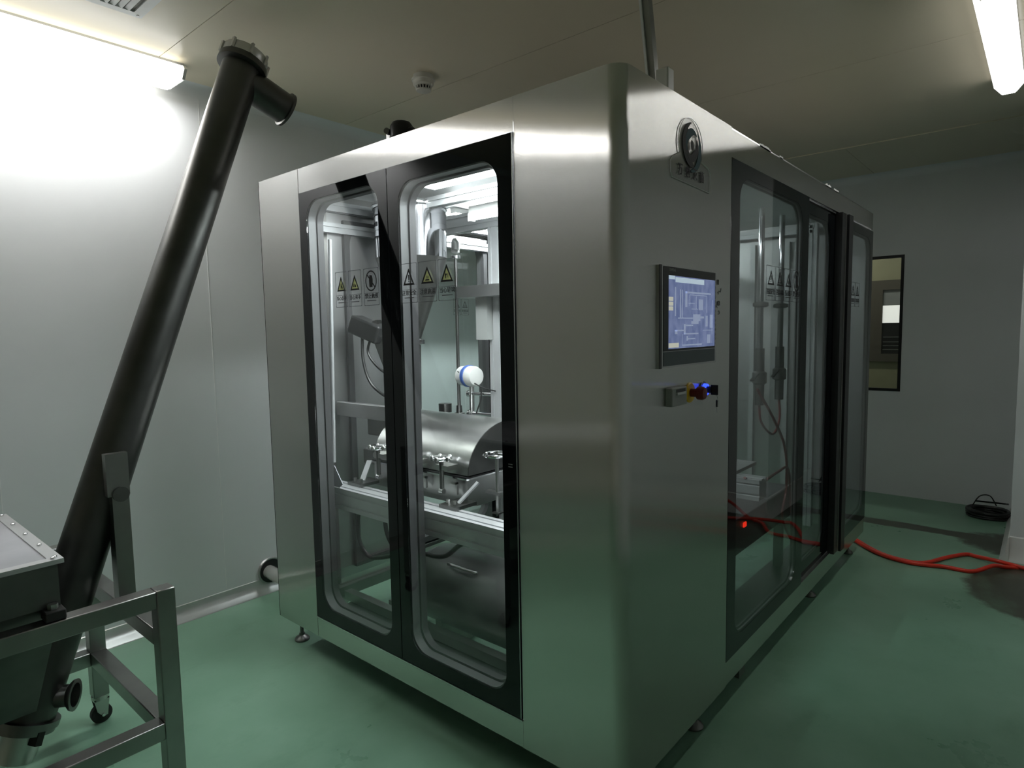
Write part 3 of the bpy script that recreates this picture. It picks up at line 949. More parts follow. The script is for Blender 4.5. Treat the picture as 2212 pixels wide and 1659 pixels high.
# card reader, emergency stop, key switch
cr = empty('latch_box', (0, 0.281, 1.18), parent=enc)
MB().box((0, 0.235, 1.182), (0.022, 0.332, 1.236)).build('latch_body', M['grey_plastic'], cr, bevel=0.003)
MB().box((0.022, 0.262, 1.222), (0.0235, 0.318, 1.231)).build('latch_slot', M['black'], cr)
MB().box((0.022, 0.262, 1.215), (0.026, 0.318, 1.222)).build('latch_lip', M['steel_plain'], cr)
es = empty('emergency_stop', (0, 0.395, 1.21), parent=enc)
X0 = lambda y, z, x: Vector((x, y, z))
MB().rev(X0(.395, 1.210, 0), X0(.395, 1.210, 1), [(0, 0.031), (0.003, 0.031), (0.006, 0.028)], 28).build('collar', M['yellow'], es)
MB().rev(X0(.395, 1.210, 0.006), X0(.395, 1.210, 1), [(0, 0.013), (0.02, 0.013), (0.022, 0.020), (0.036, 0.021), (0.044, 0.017), (0.046, 0.008)], 24).build('button', M['red_dark'], es)
ks = empty('key_switch', (0, 0.49, 1.21), parent=enc)
MB().rev(X0(.490, 1.212, 0), X0(.490, 1.212, 1), [(0, 0.026), (0.004, 0.026), (0.006, 0.020)], 24).build('collar', M['steel_dark'], ks)
MB().rev(X0(.490, 1.212, 0.006), X0(.490, 1.212, 1), [(0, 0.019), (0.010, 0.018)], 24).build('lit_ring', M['blue_led'], ks)
MB().rev(X0(.490, 1.212, 0.016), X0(.490, 1.212, 1), [(0, 0.011), (0.014, 0.011)], 16).build('barrel', M['black'], ks)
MB().box((0.028, 0.486, 1.196), (0.052, 0.490, 1.228)).build('key', M['black'], ks, bevel=0.002)
MB().tube([(0.046, 0.488, 1.198), (0.048, 0.494, 1.186), (0.046, 0.496, 1.178)], 0.0012, 6).build('key_ring', M['steel_plain'], ks)
MB().prism(rr_poly(0.492, 1.158, 0.500, 1.180, 0.003, 3), 0, 0.043, 0.047).build('spare_key', M['black'], ks)
MB().box((0.0445, 0.495, 1.140), (0.0455, 0.497, 1.158)).build('spare_key', M['steel_plain'], ks)
# marker scribbles beside the screen
mb = MB()
for st in ([(0.592, 1.560), (0.592, 1.545)], [(0.600, 1.562), (0.600, 1.546)], [(0.592, 1.553), (0.600, 1.553)], [(0.607, 1.562), (0.607, 1.546)], [(0.600, 1.520), (0.612, 1.526), (0.622, 1.522), (0.628, 1.535)], [(0.606, 1.524), (0.606, 1.514)],
           [(0.592, 1.478), (0.598, 1.490), (0.604, 1.490), (0.600, 1.480), (0.592, 1.478)], [(0.606, 1.492), (0.616, 1.492), (0.616, 1.480), (0.607, 1.480), (0.606, 1.492)], [(0.592, 1.476), (0.598, 1.472)], [(0.612, 1.462), (0.616, 1.452), (0.608, 1.450)]):
    mb.tube([(0.0004, a, b) for a, b in st], 0.0011, 5, 2 if len(st) > 2 else 0)
mb.build('marker_scribble', M['ink'], enc)

# ------------------------------------------------------------------ things on the roof and the ceiling conduit
t = empty('ceiling_conduit', (-0.12, 0.41, Z1), 'thin metal conduit rising from the machine roof to the ceiling', 'conduit')
pb, pt = Vector((-0.120, 0.41, Z1 - 0.005)), Vector((-0.130, 0.31, HC))
MB().beam(pb, pt, 0.026).build('conduit_tube', M['frame_paint'], t)
MB().beam(pb + Vector((-0.011, -0.0165, 0)), pt + Vector((-0.011, -0.0165, 0)), 0.007, 0.006).build('conduit_edge', M['white'], t)
tag(MB().box((-0.075, 0.315, Z1 - 0.006), (-0.035, 0.355, Z1 + 0.088)).build('plastic_stub', M['cream'], bevel=0.004), 'small translucent white plastic stub on the machine roof beside the conduit', 'bracket')
t = empty('roof_motor', (-1.21, 0.30, Z1 - 0.006), 'small black cylinder motor on the machine roof above the left door', 'motor')
MB().rev((-1.20, 0.30, Z1 - 0.006), (-1.20, 0.30, 3), [(0, 0.042), (0.13, 0.042), (0.132, 0.046), (0.175, 0.046), (0.19, 0.036), (0.192, 0.0)], 28, False).build('motor_body', M['black'], t)
MB().box((-1.268, 0.275, Z1 - 0.006), (-1.246, 0.325, Z1 + 0.165)).build('bracket', M['steel_plain'], t)
MB().cyl((-1.245, 0.27, Z1 + 0.150), (-1.235, 0.25, Z1 + 0.150), 0.012, 14).build('knob', M['steel_dark'], t)
MB().tube([(-1.165, 0.30, Z1 + 0.15), (-1.13, 0.30, Z1 + 0.145), (-1.10, 0.30, Z1 + 0.10), (-1.09, 0.30, Z1 - 0.01)], 0.007, 8).build('cable', M['cable'], t)

# ------------------------------------------------------------------ inside the machine
# aluminium support frame
fr = empty('support_frame', (-0.9, 1.4, 0.67), 'aluminium profile support frame inside the machine', 'frame')


def profile(p, q, w=0.045, h=0.09, axis='x'):
    """T-slot profile: body with recessed grooves on its sides"""
    mb = MB()
    p, q = Vector(p), Vector(q)
    d = (q - p).normalized()
    u = Vector((0, 0, 1)) if abs(d.z) < 0.9 else Vector((0, 1, 0))
    r = d.cross(u).normalized(); u = r.cross(d)
    poly = []
    g = 0.006
    # outline with a groove in the middle of every 45 mm cell
    def side(n0, length):
        cells = max(1, round(length / 0.045))
        c = length / cells
        s = []
        for i in range(cells):
            m = (i + 0.5) * c
            s += [(m - 0.005, 0), (m - 0.005, g), (m + 0.005, g), (m + 0.005, 0)]
        return s
    for (ox, oy, dx_, dy_, L) in ((-w / 2, -h / 2, 1, 0, w), (w / 2, -h / 2, 0, 1, h), (w / 2, h / 2, -1, 0, w), (-w / 2, h / 2, 0, -1, h)):
        poly.append((ox, oy))
        nx, ny = -dy_, dx_
        for t_, dep in side(0, L):
            poly.append((ox + dx_ * t_ + nx * dep, oy + dy_ * t_ + ny * dep))
    A = [mb.bm.verts.new(p + r * a + u * b) for a, b in poly]
    B = [mb.bm.verts.new(q + r * a + u * b) for a, b in poly]
    n = len(poly)
    mb.bm.faces.new(A); mb.bm.faces.new(B)
    for i in range(n):
        mb.bm.faces.new((A[i], A[(i + 1) % n], B[(i + 1) % n], B[i]))
    return mb


profile((-1.74, 0.135, 0.71), (-0.08, 0.135, 0.71), 0.09, 0.09).build('beam', M['alu'], fr)
profile((-1.74, 0.70, 0.71), (-0.08, 0.70, 0.71), 0.09, 0.09).build('beam', M['alu'], fr)
profile((-1.74, 1.30, 0.71), (-0.08, 1.30, 0.71), 0.09, 0.09).build('beam', M['alu'], fr)
for (x, y) in ((-1.75, 0.20), (-0.12, 0.20), (-1.75, 1.50), (-0.30, 1.50), (-1.75, 2.80), (-0.30, 2.80)):
    profile((x, y, 0.13), (x, y, 2.03), 0.045, 0.045).build('post', M['alu'], fr)
profile((-1.245, 0.92, 0.75), (-1.245, 0.92, 1.914), 0.09, 0.045).build('post', M['alu'], fr)
for z, h in ((2.0, 0.045), (1.90, 0.045)):
    profile((-1.75, 0.22, z), (-1.75, 2.80, z), 0.045, h).build('beam', M['alu'], fr)
profile((-1.72, 1.50, 1.93), (-0.3, 1.50, 1.93), 0.045, 0.09).build('beam', M['alu'], fr)
profile((-1.72, 0.92, 1.96), (-0.08, 0.92, 1.96), 0.045, 0.09).build('beam', M['alu'], fr)
profile((-1.72, 0.58, 1.995), (-0.08, 0.58, 1.995), 0.045, 0.045).build('beam', M['alu'], fr)
profile((-1.72, 2.80, 2.0), (-0.3, 2.80, 2.0), 0.045, 0.045).build('beam', M['alu'], fr)
profile((-1.245, 0.97, 1.87), (-1.245, 2.77, 1.87), 0.045, 0.045).build('beam', M['alu'], fr)
# grey cable duct and ledge at the post
MB().box((-1.345, 0.86, 1.365), (-1.27, 0.93, 1.60)).build('duct', M['grey_plastic'], fr)
MB().box((-1.42, 0.80, 1.575), (-1.10, 0.94, 1.63)).build('ledge', M['steel_side'], fr)

# lamp tube inside
t = empty('machine_lamp', (-0.75, 0.66, 1.95), 'lit tube lamp under the roof inside the machine', 'lamp')
MB().box((-1.17, 0.645, 1.935), (-0.10, 0.675, 1.965)).build('lamp_base', M['white'], t)
MB().cyl((-1.155, 0.66, 1.918), (-0.12, 0.66, 1.918), 0.014, 14).build('lamp_tube', M['tube_in'], t)
MB().box((-1.175, 0.645, 1.90), (-1.157, 0.675, 1.935)).build('lamp_end', M['white'], t)
t = empty('roof_glow_panel', (-0.75, 0.24, 2.05), 'added glowing panel standing in for the lit white roof underside behind the right front door', 'lamp')  # glow added in place of the brightly lit white roof underside
MB().box((-1.26, 0.09, 2.035), (-0.15, 0.53, 2.052)).build('glow_panel_back', M['white'], t)
MB().box((-1.24, 0.11, 2.028), (-0.17, 0.51, 2.035)).build('glow_panel_face', glow('roof_underside_glow', (0.95, 0.98, 1.0), 17.0), t)

# unseen tube added above the left side beams to brighten the wall beyond
t = empty('machine_lamp', (-1.55, 1.5, 2.03), 'added unseen fill tube running along the left side under the machine roof', 'lamp')
MB().box((-1.60, 0.95, 2.03), (-1.56, 2.40, 2.055)).build('lamp_base', M['white'], t)
MB().cyl((-1.58, 0.97, 2.014), (-1.58, 2.38, 2.014), 0.014, 14).build('lamp_tube', M['tube_fill'], t)

# feed hopper
hx, hy = -1.515, 0.60
t = empty('feed_hopper', (hx, hy, 1.08), 'polished steel feed hopper tapering down to the drum inside the machine', 'hopper')
MB().rev((hx, hy, 0), (hx, hy, 5), [(2.00, 0.175), (1.98, 0.172), (1.76, 0.170)], 48, False).build('hopper_cylinder', M['hopper_steel'], t)
MB().rev((hx, hy, 0), (hx, hy, 5), [(2.012, 0.178), (2.0, 0.182), (1.988, 0.178)], 48, False).build('rim', M['chrome'], t)
# eccentric cone
mb = MB()
n = 48
rings = []
for k in range(7):
    f = k / 6
    z = 1.76 - 0.38 * f
    R = 0.170 + (0.042 - 0.170) * f
    cx_ = hx - 0.010 * f
    rings.append([mb.bm.verts.new((cx_ + R * math.cos(2 * PI * i / n), hy + R * math.sin(2 * PI * i / n), z)) for i in range(n)])
for A, B in zip(rings, rings[1:]):
    for i in range(n):
        f_ = mb.bm.faces.new((A[i], A[(i + 1) % n], B[(i + 1) % n], B[i])); f_.smooth = True
mb.build('hopper_cone', M['steel_dark'], t)
px = hx - 0.010
MB().rev((px, hy, 0), (px, hy, 5), [(1.38, 0.042), (1.372, 0.056), (1.352, 0.056), (1.345, 0.042)], 28).build('clamp_ring', M['chrome'], t)
MB().box((px + 0.05, hy - 0.03, 1.352), (px + 0.10, hy - 0.012, 1.372)).build('clamp_screw', M['chrome'], t)
MB().rev((px, hy, 0), (px, hy, 5), [(1.345, 0.040), (1.03, 0.034)], 28).build('outlet_pipe', M['steel_dark'], t)

# drum (trough with a rounded lid)
t = empty('drum', (-1.11, 0.5, 0.76), 'steel drum with a rounded polished lid standing on the beam inside the machine', 'drum')
x0, x1, yf, yb_ = -1.395, -0.820, 0.25, 0.72
low = [(yf, 0.745), (yf, 0.853), (yb_, 0.853), (yb_, 0.745), (yb_ - 0.05, 0.735), (yf + 0.05, 0.735)]
MB().prism(low, 0, x0, x1).build('lower_case', M['steel_plain'], t, bevel=0.002)
cyy = (yf + yb_) / 2
lid = [(yf, 0.862)]
for i in range(21):
    a = PI * i / 20
    lid.append((cyy - (cyy - yf) * math.cos(a) * (1.0), 0.862 + 0.188 * math.sin(a)))
lid.append((yb_, 0.862))
MB().prism(lid, 0, x0, x1, True).build('lid', M['steel_plain'], t)
MB().box((x0 - 0.004, yf - 0.008, 0.853), (x1 + 0.004, yb_ + 0.008, 0.858)).build('gasket', M['black'], t)
MB().box((x0 - 0.004, yf - 0.010, 0.846), (x1 + 0.004, yb_ + 0.010, 0.852)).build('flange', M['chrome'], t)
MB().prism([(a, b) for a, b in lid], 0, x1 + 0.0005, x1 + 0.004, True).build('end_plate', M['steel_dark'], t)
for (hx_, z_) in ((-1.305, 0.925), (-1.09, 0.925), (-0.915, 0.925)):
    c0 = Vector((hx_, yf - 0.045, z_))
    k = empty('clamp', c0, parent=t)
    mb = MB()
    mb.rev(c0, c0 + Vector((0, 0, 1)), [(-0.005, 0.032), (0.0, 0.036), (0.006, 0.036), (0.010, 0.031)], 20)
    for j in range(5):
        a = 2 * PI * j / 5
        q = c0 + Vector((0.036 * math.cos(a), 0.036 * math.sin(a), 0.003))
        mb.rev(q - Vector((0, 0, 0.01)), q + Vector((0, 0, 1)), [(0, 0.005), (0.004, 0.010), (0.014, 0.010), (0.02, 0.005)], 10)
    mb.build('star_knob', M['chrome'], k)
    MB().cyl(c0 - Vector((0, 0, 0.115)), c0, 0.009, 12).build('clamp_bolt', M['steel_dark'], k)
    MB().box(c0 + Vector((-0.028, -0.006, -0.042)), c0 + Vector((0.040, 0.050, -0.024))).build('clamp_shoe', M['steel_plain'], k)
    MB().cyl(c0 + Vector((-0.010, 0, -0.125)), c0 + Vector((0.010, 0, -0.125)), 0.011, 12).build('pivot', M['chrome'], k)
    mb = MB()
    mb.box(c0 + Vector((0.028, 0.02, -0.096)), c0 + Vector((0.060, 0.030, -0.088)))
    mb.box(c0 + Vector((0.052, 0.02, -0.135)), c0 + Vector((0.060, 0.030, -0.088)))
    mb.build('hook', M['steel_plain'], k)
for (fx, sg) in ((-1.41, -1), (-0.83, 1)):
    MB().beam((fx + sg * 0.045, 0.27, 0.84), (fx + sg * 0.008, 0.20, 0.768), 0.024, 0.006).build('foot_brace', M['alu'], t)
    MB().box((fx - 0.045, 0.15, 0.755), (fx + 0.045, 0.26, 0.768)).build('foot_plate', M['steel_dark'], t)
    for bx_ in (-0.022, 0.018):
        MB().cyl((fx + bx_, 0.175, 0.768), (fx + bx_, 0.175, 0.784), 0.008, 6).build('bolt', M['steel_plain'], t)
# hand wheel at the right end
cw = Vector((-0.66, 0.24, 0.965))
k = empty('hand_wheel', cw, 'small chrome hand wheel on a thin spindle at the right end of the drum', 'hand wheel')
mb = MB()
mb.tube([cw + Vector((0.045 * math.cos(2 * PI * i / 20), 0.045 * math.sin(2 * PI * i / 20), 0)) for i in range(21)], 0.006, 8, 0)
for i in range(3):
    a = 2 * PI * i / 3 + .4
    mb.beam(cw, cw + Vector((0.045 * math.cos(a), 0.045 * math.sin(a), 0)), 0.007)
mb.build('wheel', M['chrome'], k)
MB().cyl(cw - Vector((0, 0, 0.21)), cw, 0.007, 12).build('spindle', M['steel_plain'], k)
MB().box(cw + Vector((-0.05, -0.012, -0.145)), cw + Vector((0.02, 0.012, -0.135))).build('cross_bar', M['steel_plain'], k)
MB().box(cw + Vector((-0.015, -0.015, -0.215)), cw + Vector((0.015, 0.015, -0.21))).build('spindle_base', M['steel_dark'], k)

# dark drive boxes left of the drum
t = empty('drive_unit', (-1.56, 0.62, 0.755), 'dark gear motor left of the steel drum inside the machine', 'motor')
MB().box((-1.60, 0.37, 0.93), (-1.42, 0.50, 1.045)).build('gear_box', M['steel_dark'], t, bevel=0.006)
MB().box((-1.60, 0.34, 0.80), (-1.43, 0.48, 0.87)).build('motor_box', M['steel_dark'], t, bevel=0.006)
MB().cyl((-1.52, 0.43, 0.755), (-1.52, 0.43, 0.94), 0.04, 20).build('shaft_housing', M['steel_dark'], t)
# cross tray behind the left door
tag(MB().box((-1.74, 0.30, 1.02), (-1.30, 0.335, 1.085)).build('cross_tray', M['steel_side'], bevel=0.002), 'grey horizontal steel tray behind the left front door', 'tray')
# dark inclined actuator
t = empty('vibration_motor', (-1.50, 0.40, 1.40), 'black motor box with two cables beside the hopper cone', 'motor')
MB().beam((-1.66, 0.36, 1.455), (-1.50, 0.40, 1.395), 0.085, 0.085).build('motor_box', M['black'], t, bevel=0.01)
MB().beam((-1.56, 0.40, 1.46), (-1.44, 0.46, 1.10), 0.05).build('mount_arm', M['steel_dark'], t)
MB().tube([(-1.60, 0.36, 1.40), (-1.585, 0.35, 1.28), (-1.55, 0.36, 1.18), (-1.47, 0.38, 1.12), (-1.38, 0.40, 1.10)], 0.007, 8).build('cable', M['cable'], t)
MB().tube([(-1.54, 0.37, 1.40), (-1.56, 0.36, 1.32), (-1.50, 0.37, 1.25), (-1.42, 0.39, 1.21), (-1.35, 0.42, 1.20)], 0.006, 8).build('cable', M['cable'], t)
# valve cap on the drum inlet
t = empty('inlet_clamp', (-1.50, 0.55, 1.075), 'small chrome wing clamp on top of the drum lid', 'clamp')
MB().rev((-1.45, 0.50, 1.045), (-1.45, 0.50, 2), [(0, 0.036), (0.012, 0.036), (0.014, 0.028), (0.03, 0.028)], 24).build('clamp_collar', M['steel_dark'], t)
MB().cyl((-1.40, 0.49, 1.065), (-1.37, 0.48, 1.085), 0.007, 10).build('clamp_arm', M['chrome'], t)
MB().rev((-1.365, 0.48, 1.085), (-1.36, 0.48, 1.13), [(0, 0.006), (0.012, 0.006), (0.018, 0.013), (0.032, 0.013), (0.038, 0.006)], 14).build('wing_nut', M['chrome'], t)

# shovel leaning at the left door
t = empty('scraper', (-1.50, 0.09, 0.755), 'steel scraper with a long thin handle standing behind the left door', 'scraper')
MB().cyl((-1.475, 0.10, 0.86), (-1.468, 0.12, 1.80), 0.0085, 10).build('handle', M['alu'], t)
mb = MB()
mb.prism([(-1.53, 0.845), (-1.462, 0.848), (-1.405, 0.775), (-1.43, 0.757), (-1.49, 0.757), (-1.53, 0.79)], 1, 0.092, 0.095)
mb.build('blade', M['blade'], t)

# flow transmitter
t = empty('flow_meter', (-1.42, 0.90, 0.95), 'white and blue round flow meter on a thin pipe inside the machine', 'meter')
a, b = Vector((-1.500, 0.905, 1.178)), Vector((-1.375, 0.89, 1.178))
L = (b - a).length
MB().rev(a, b, [(0, 0.030), (0.006, 0.050), (0.05, 0.054)], 28).build('meter_cover', M['white'], t)
MB().rev(a, b, [(0.05, 0.0535), (0.053, 0.057), (0.072, 0.057), (0.075, 0.0535)], 28).build('blue_band', M['blue'], t)
MB().rev(a, b, [(0.075, 0.0535), (L - 0.02, 0.052), (L - 0.004, 0.046), (L, 0.030)], 28).build('meter_body', M['white'], t)
MB().cyl((-1.425, 0.90, 0.955), (-1.425, 0.90, 1.13), 0.013, 14).build('stem', M['steel_plain'], t)
for z in (1.088, 0.985):
    MB().cyl((-1.445, 0.895, z), (-1.29, 0.92, z), 0.010, 12).build('branch_pipe', M['chrome'], t)
    MB().rev((-1.452, 0.895, z), (-1.43, 0.897, z), [(0, 0.010), (0.005, 0.018), (0.018, 0.018), (0.022, 0.012)], 14).build('union', M['chrome'], t)
MB().tube([(-1.475, 0.85, 1.205), (-1.42, 0.87, 1.165), (-1.33, 0.88, 1.125), (-1.25, 0.89, 1.11)], 0.0035, 6).build('cable', M['cable'], t)
MB().tube([(-1.36, 0.90, 1.13), (-1.35, 0.89, 1.07), (-1.385, 0.89, 0.99)], 0.004, 6).build('cable', M['cable'], t)

# vertical rod with clamp head and base
t = empty('steam_pipe', (-1.52, 0.90, 0.98), 'thin vertical steel pipe with a bent top in front of the left side glass', 'pipe')
MB().tube([(-1.60, 0.98, 1.85), (-1.57, 0.95, 1.875), (-1.535, 0.92, 1.865), (-1.52, 0.90, 1.82)], 0.022, 14).build('bend', M['steel_plain'], t)
MB().rev((-1.52, 0.90, 1.78), (-1.52, 0.90, 1.9), [(0, 0.014), (0.004, 0.026), (0.018, 0.026), (0.022, 0.018)], 18).build('union', M['chrome'], t)
MB().cyl((-1.52, 0.90, 0.995), (-1.52, 0.90, 1.79), 0.009, 12).build('pipe', M['steel_dark'], t)
MB().rev((-1.52, 0.90, 0.97), (-1.52, 0.90, 2), [(0, 0.028), (0.01, 0.028), (0.014, 0.016), (0.05, 0.014)], 18).build('base_flange', M['steel_dark'], t)
MB().cyl((-1.585, 0.86, 0.985), (-1.585, 0.86, 1.03), 0.035, 20).build('valve_body', M['steel_dark'], t)

# tank below the beam
t = empty('lower_tank', (-0.95, 0.55, 0.19), 'large dull steel tank lying under the drum', 'tank')
MB().rev((-1.36, 0.50, 0.27), (-0.20, 0.50, 0.27), [(0, 0.02), (0.02, 0.09), (0.06, 0.14), (0.12, 0.17), (1.02, 0.17), (1.10, 0.12), (1.14, 0.02)], 36).build('tank_shell', M['tank_steel'], t)
for x in (-1.15, -0.45):
    MB().box((x - 0.02, 0.38, 0.005), (x + 0.02, 0.62, 0.16)).build('saddle', M['steel_dark'], t)
MB().tube([(-1.08, 0.42, 0.40), (-1.08, 0.38, 0.42), (-0.94, 0.38, 0.42), (-0.94, 0.42, 0.40)], 0.006, 8, 3).build('tank_handle', M['steel_plain'], t)
# lower chassis bars
t = empty('lower_chassis', (-1.2, 0.5, 0.10), 'dark steel chassis bars low behind the left door', 'chassis')
MB().beam((-1.70, 0.295, 0.152), (-0.30, 0.295, 0.152), 0.04).build('chassis_bar', M['frame_paint'], t)
MB().beam((-1.42, 0.34, 0.15), (-1.42, 1.60, 0.15), 0.05).build('chassis_bar', M['frame_paint'], t)
MB().beam((-1.70, 1.0, 0.15), (-0.30, 1.0, 0.15), 0.05).build('chassis_bar', M['frame_paint'], t)
for x, y in ((-1.65, 0.33), (-0.40, 0.33), (-1.65, 1.0), (-0.40, 1.0)):
    MB().box((x - 0.02, y - 0.02, 0.0), (x + 0.02, y + 0.02, 0.126)).build('chassis_foot', M['steel_dark'], t)
# cables hanging below the beam
for nm, pp, lab in (('power_cable', [(-1.56, 0.30, 0.66), (-1.60, 0.30, 0.55), (-1.60, 0.30, 0.44), (-1.53, 0.30, 0.375), (-1.42, 0.30, 0.395), (-1.28, 0.32, 0.44)], 'black cable loop hanging below the beam, nearest the left door edge'),
                    ('power_cable', [(-1.42, 0.34, 0.66), (-1.45, 0.34, 0.55), (-1.42, 0.34, 0.46), (-1.32, 0.34, 0.40)], 'black cable loop hanging below the beam, second from the left'),
                    ('power_cable', [(-1.30, 0.30, 0.49), (-1.17, 0.30, 0.475), (-1.02, 0.30, 0.49), (-0.92, 0.30, 0.56), (-0.80, 0.30, 0.62), (-0.66, 0.30, 0.655)], 'black cable sagging from the beam behind the right front door')):
    tag(MB().tube(pp, 0.010, 10).build(nm, M['cable']), lab, 'cable', 'cables under the beam')

# pipes, valves and hoses behind the side doors
t = empty('valve_pipe', (-0.25, 1.72, 0.20), 'left one of the two vertical valve pipes behind the side glass door', 'pipe')


def valve_pipe(t, x, y, zb):
    MB().cyl((x, y, 1.98), (x, y, 1.30), 0.014, 16).build('pipe', M['chrome'], t)  # upper length stands in for a bright line reflected in the door glass
    MB().rev((x, y, 1.50), (x, y, 2), [(0, 0.018), (0.006, 0.036), (0.022, 0.036), (0.028, 0.018)], 20).build('clamp_ring', M['steel_dark'], t)
    MB().cyl((x, y + 0.03, 1.514), (x, y + 0.07, 1.514), 0.012, 10).build('clamp_screw', M['black'], t)
    MB().cyl((x, y, 1.30), (x, y, zb), 0.022, 16).build('pipe', M['steel_dark'], t)
    MB().rev((x, y, zb + 0.10), (x, y, 2), [(0, 0.02), (0.01, 0.034), (0.06, 0.034), (0.07, 0.02)], 20).build('valve_body', M['steel_dark'], t)
    MB().beam((x, y, zb + 0.165), (x + 0.01, y - 0.14, zb + 0.13), 0.014, 0.008).build('valve_lever', M['black'], t)


valve_pipe(t, -0.25, 1.73, 1.02)
t = empty('valve_pipe', (-0.25, 2.03, 0.20), 'right one of the two vertical valve pipes behind the side glass door', 'pipe')
valve_pipe(t, -0.25, 2.03, 1.02)
for i, pp in enumerate(([(-0.25, 1.73, 1.02), (-0.24, 1.74, 0.93), (-0.22, 1.85, 0.86), (-0.23, 1.98, 0.92), (-0.25, 2.03, 1.03)],
                        [(-0.18, 1.50, 1.12), (-0.14, 1.60, 0.98), (-0.12, 1.72, 0.82), (-0.12, 1.76, 0.62), (-0.12, 1.70, 0.48), (-0.12, 1.88, 0.30)],
                        [(-0.14, 1.25, 0.76), (-0.13, 1.38, 0.705), (-0.12, 1.62, 0.72), (-0.12, 1.78, 0.70), (-0.12, 1.84, 0.48), (-0.12, 1.93, 0.28)])):
    tag(MB().tube(pp, 0.006, 8).build('air_hose', M['red_dark']), ('dark red air hose looping between the two valve pipes', 'dark red air hose hanging from the left valve pipe to the floor', 'dark red air hose curving low behind the side glass door')[i], 'hose')
t = empty('pump_unit', (-0.33, 1.40, 0.47), 'grey pump unit with white label and small red light behind the side glass door', 'pump')
MB().box((-0.50, 1.18, 0.84), (-0.28, 1.50, 1.00)).build('pump_body', M['grey_plastic'], t, bevel=0.006)
MB().box((-0.50, 1.16, 1.12), (-0.26, 1.36, 1.20)).build('control_box', M['white'], t, bevel=0.004)
MB().box((-0.50, 1.20, 0.755), (-0.20, 1.56, 0.77)).build('shelf', M['steel_side'], t)
MB().box((-0.46, 1.20, 0.77), (-0.32, 1.46, 0.84)).build('pump_base', M['steel_dark'], t)
MB().box((-0.42, 1.20, 1.00), (-0.36, 1.24, 1.12)).build('bracket', M['steel_side'], t)
MB().box((-0.60, 1.10, 0.40), (-0.18, 2.05, 0.56)).build('cabinet', M['black'], t, bevel=0.004)
MB().box((-0.18, 1.345, 0.510), (-0.174, 1.375, 0.530)).build('red_light', M['red_led'], t)
for yy in (1.15, 2.0):
    MB().box((-0.57, yy - 0.02, 0.0), (-0.53, yy + 0.02, 0.40)).build('leg', M['steel_dark'], t)
    MB().box((-0.25, yy - 0.02, 0.0), (-0.21, yy + 0.02, 0.40)).build('leg', M['steel_dark'], t)
MB().box((-0.40, 1.24, 0.56), (-0.36, 1.28, 0.755)).build('bracket', M['steel_side'], t)
MB().box((-0.40, 1.48, 0.56), (-0.36, 1.52, 0.755)).build('bracket', M['steel_side'], t)

# ribs inside the rear panel
for i in range(7):
    x = -1.6 + i * 0.22
    MB().box((x, DP - 0.03, 0.2), (x + 0.03, DP - 0.004, 1.95)).build('rear_rib', M['alu'], enc)

# ------------------------------------------------------------------ screw conveyor and its stand
T = Vector((-1.58, -0.16, 2.45)); Q = Vector((-1.45, -0.96, 0.40))
ax = (Q - T).normalized()
LT = (Q - T).length
cv = empty('screw_conveyor', (Q.x, Q.y, 0.15), 'long slanting dark steel screw conveyor tube leaning from the hopper up to the ceiling', 'conveyor')
RT = 0.070
MB().rev(T, Q, [(0.0, RT), (LT + 0.13, RT)], 48).build('conveyor_tube', M['tube_steel'], cv)
MB().rev(T, Q, [(-0.004, 0.088), (0.014, 0.090), (0.020, 0.090), (0.024, RT)], 40).build('top_flange', M['tube_steel'], cv)
MB().rev(T, Q, [(-0.046, 0.070), (-0.042, 0.082), (-0.008, 0.083), (-0.004, 0.080)], 40).build('top_cap', M['steel_plain'], cv)
u = ax.cross(Vector((1, 0, 0))).normalized(); v_ = ax.cross(u)
for k in range(8):
    a = 2 * PI * k / 8 + 0.2
    c = T + (u * math.cos(a) + v_ * math.sin(a)) * 0.086
    MB().beam(c - ax * 0.046, c - ax * 0.004, 0.012, 0.009).build('clamp_lug', M['steel_plain'], cv)
A = T - ax * 0.0 + ax * 0.06
od = Vector((0.02, 0.93, -0.36)).normalized()
MB().rev(A, A + od, [(0.0, 0.062), (0.195, 0.062), (0.198, 0.070), (0.208, 0.070), (0.208, 0.056), (0.05, 0.056)], 40, False).build('outlet', M['tube_steel'], cv)
# bottom end
E0 = Q + ax * 0.13
MB().rev(E0 - ax * 0.004, E0 + ax, [(0, 0.084), (0.02, 0.084), (0.022, 0.078), (0.034, 0.078)], 40).build('bottom_flange', M['steel_dark'], cv)
MB().rev(E0 + ax * 0.03, E0 + ax, [(0, 0.055), (0.085, 0.05)], 28).build('drive_motor', M['steel_plain'], cv)
MB().beam(E0 + ax * 0.01 + Vector((0.06, 0.02, 0)), E0 + ax * 0.06 + Vector((0.065, 0.02, 0)), 0.03, 0.02).build('clamp_block', M['rubber'], cv)
B0 = E0 - ax * 0.055
bd = Vector((0.60, 0.80, -0.05)).normalized()
MB().rev(B0, B0 + bd, [(0.03, 0.032), (0.092, 0.032), (0.102, 0.044), (0.110, 0.046), (0.110, 0.034), (0.08, 0.030)], 32, False).build('cleanout_port', M['steel_dark'], cv)
# bracket and mid post
PX = -1.405
pz = 0.92
MB().box((PX - 0.022, -0.764, 0.5655), (PX + 0.026, -0.716, pz)).build('support_post', M['frame_paint'], cv)
MB().rev((PX - 0.03, -0.74, pz - 0.005), (PX + 0.034, -0.74, pz - 0.005), [(0, 0.024), (0.064, 0.024)], 18).build('pivot_bolt', M['steel_dark'], cv)
MB().box((PX - 0.006, -0.775, pz - 0.01), (PX + 0.024, -0.712, 1.045)).build('tube_bracket', M['frame_paint'], cv)

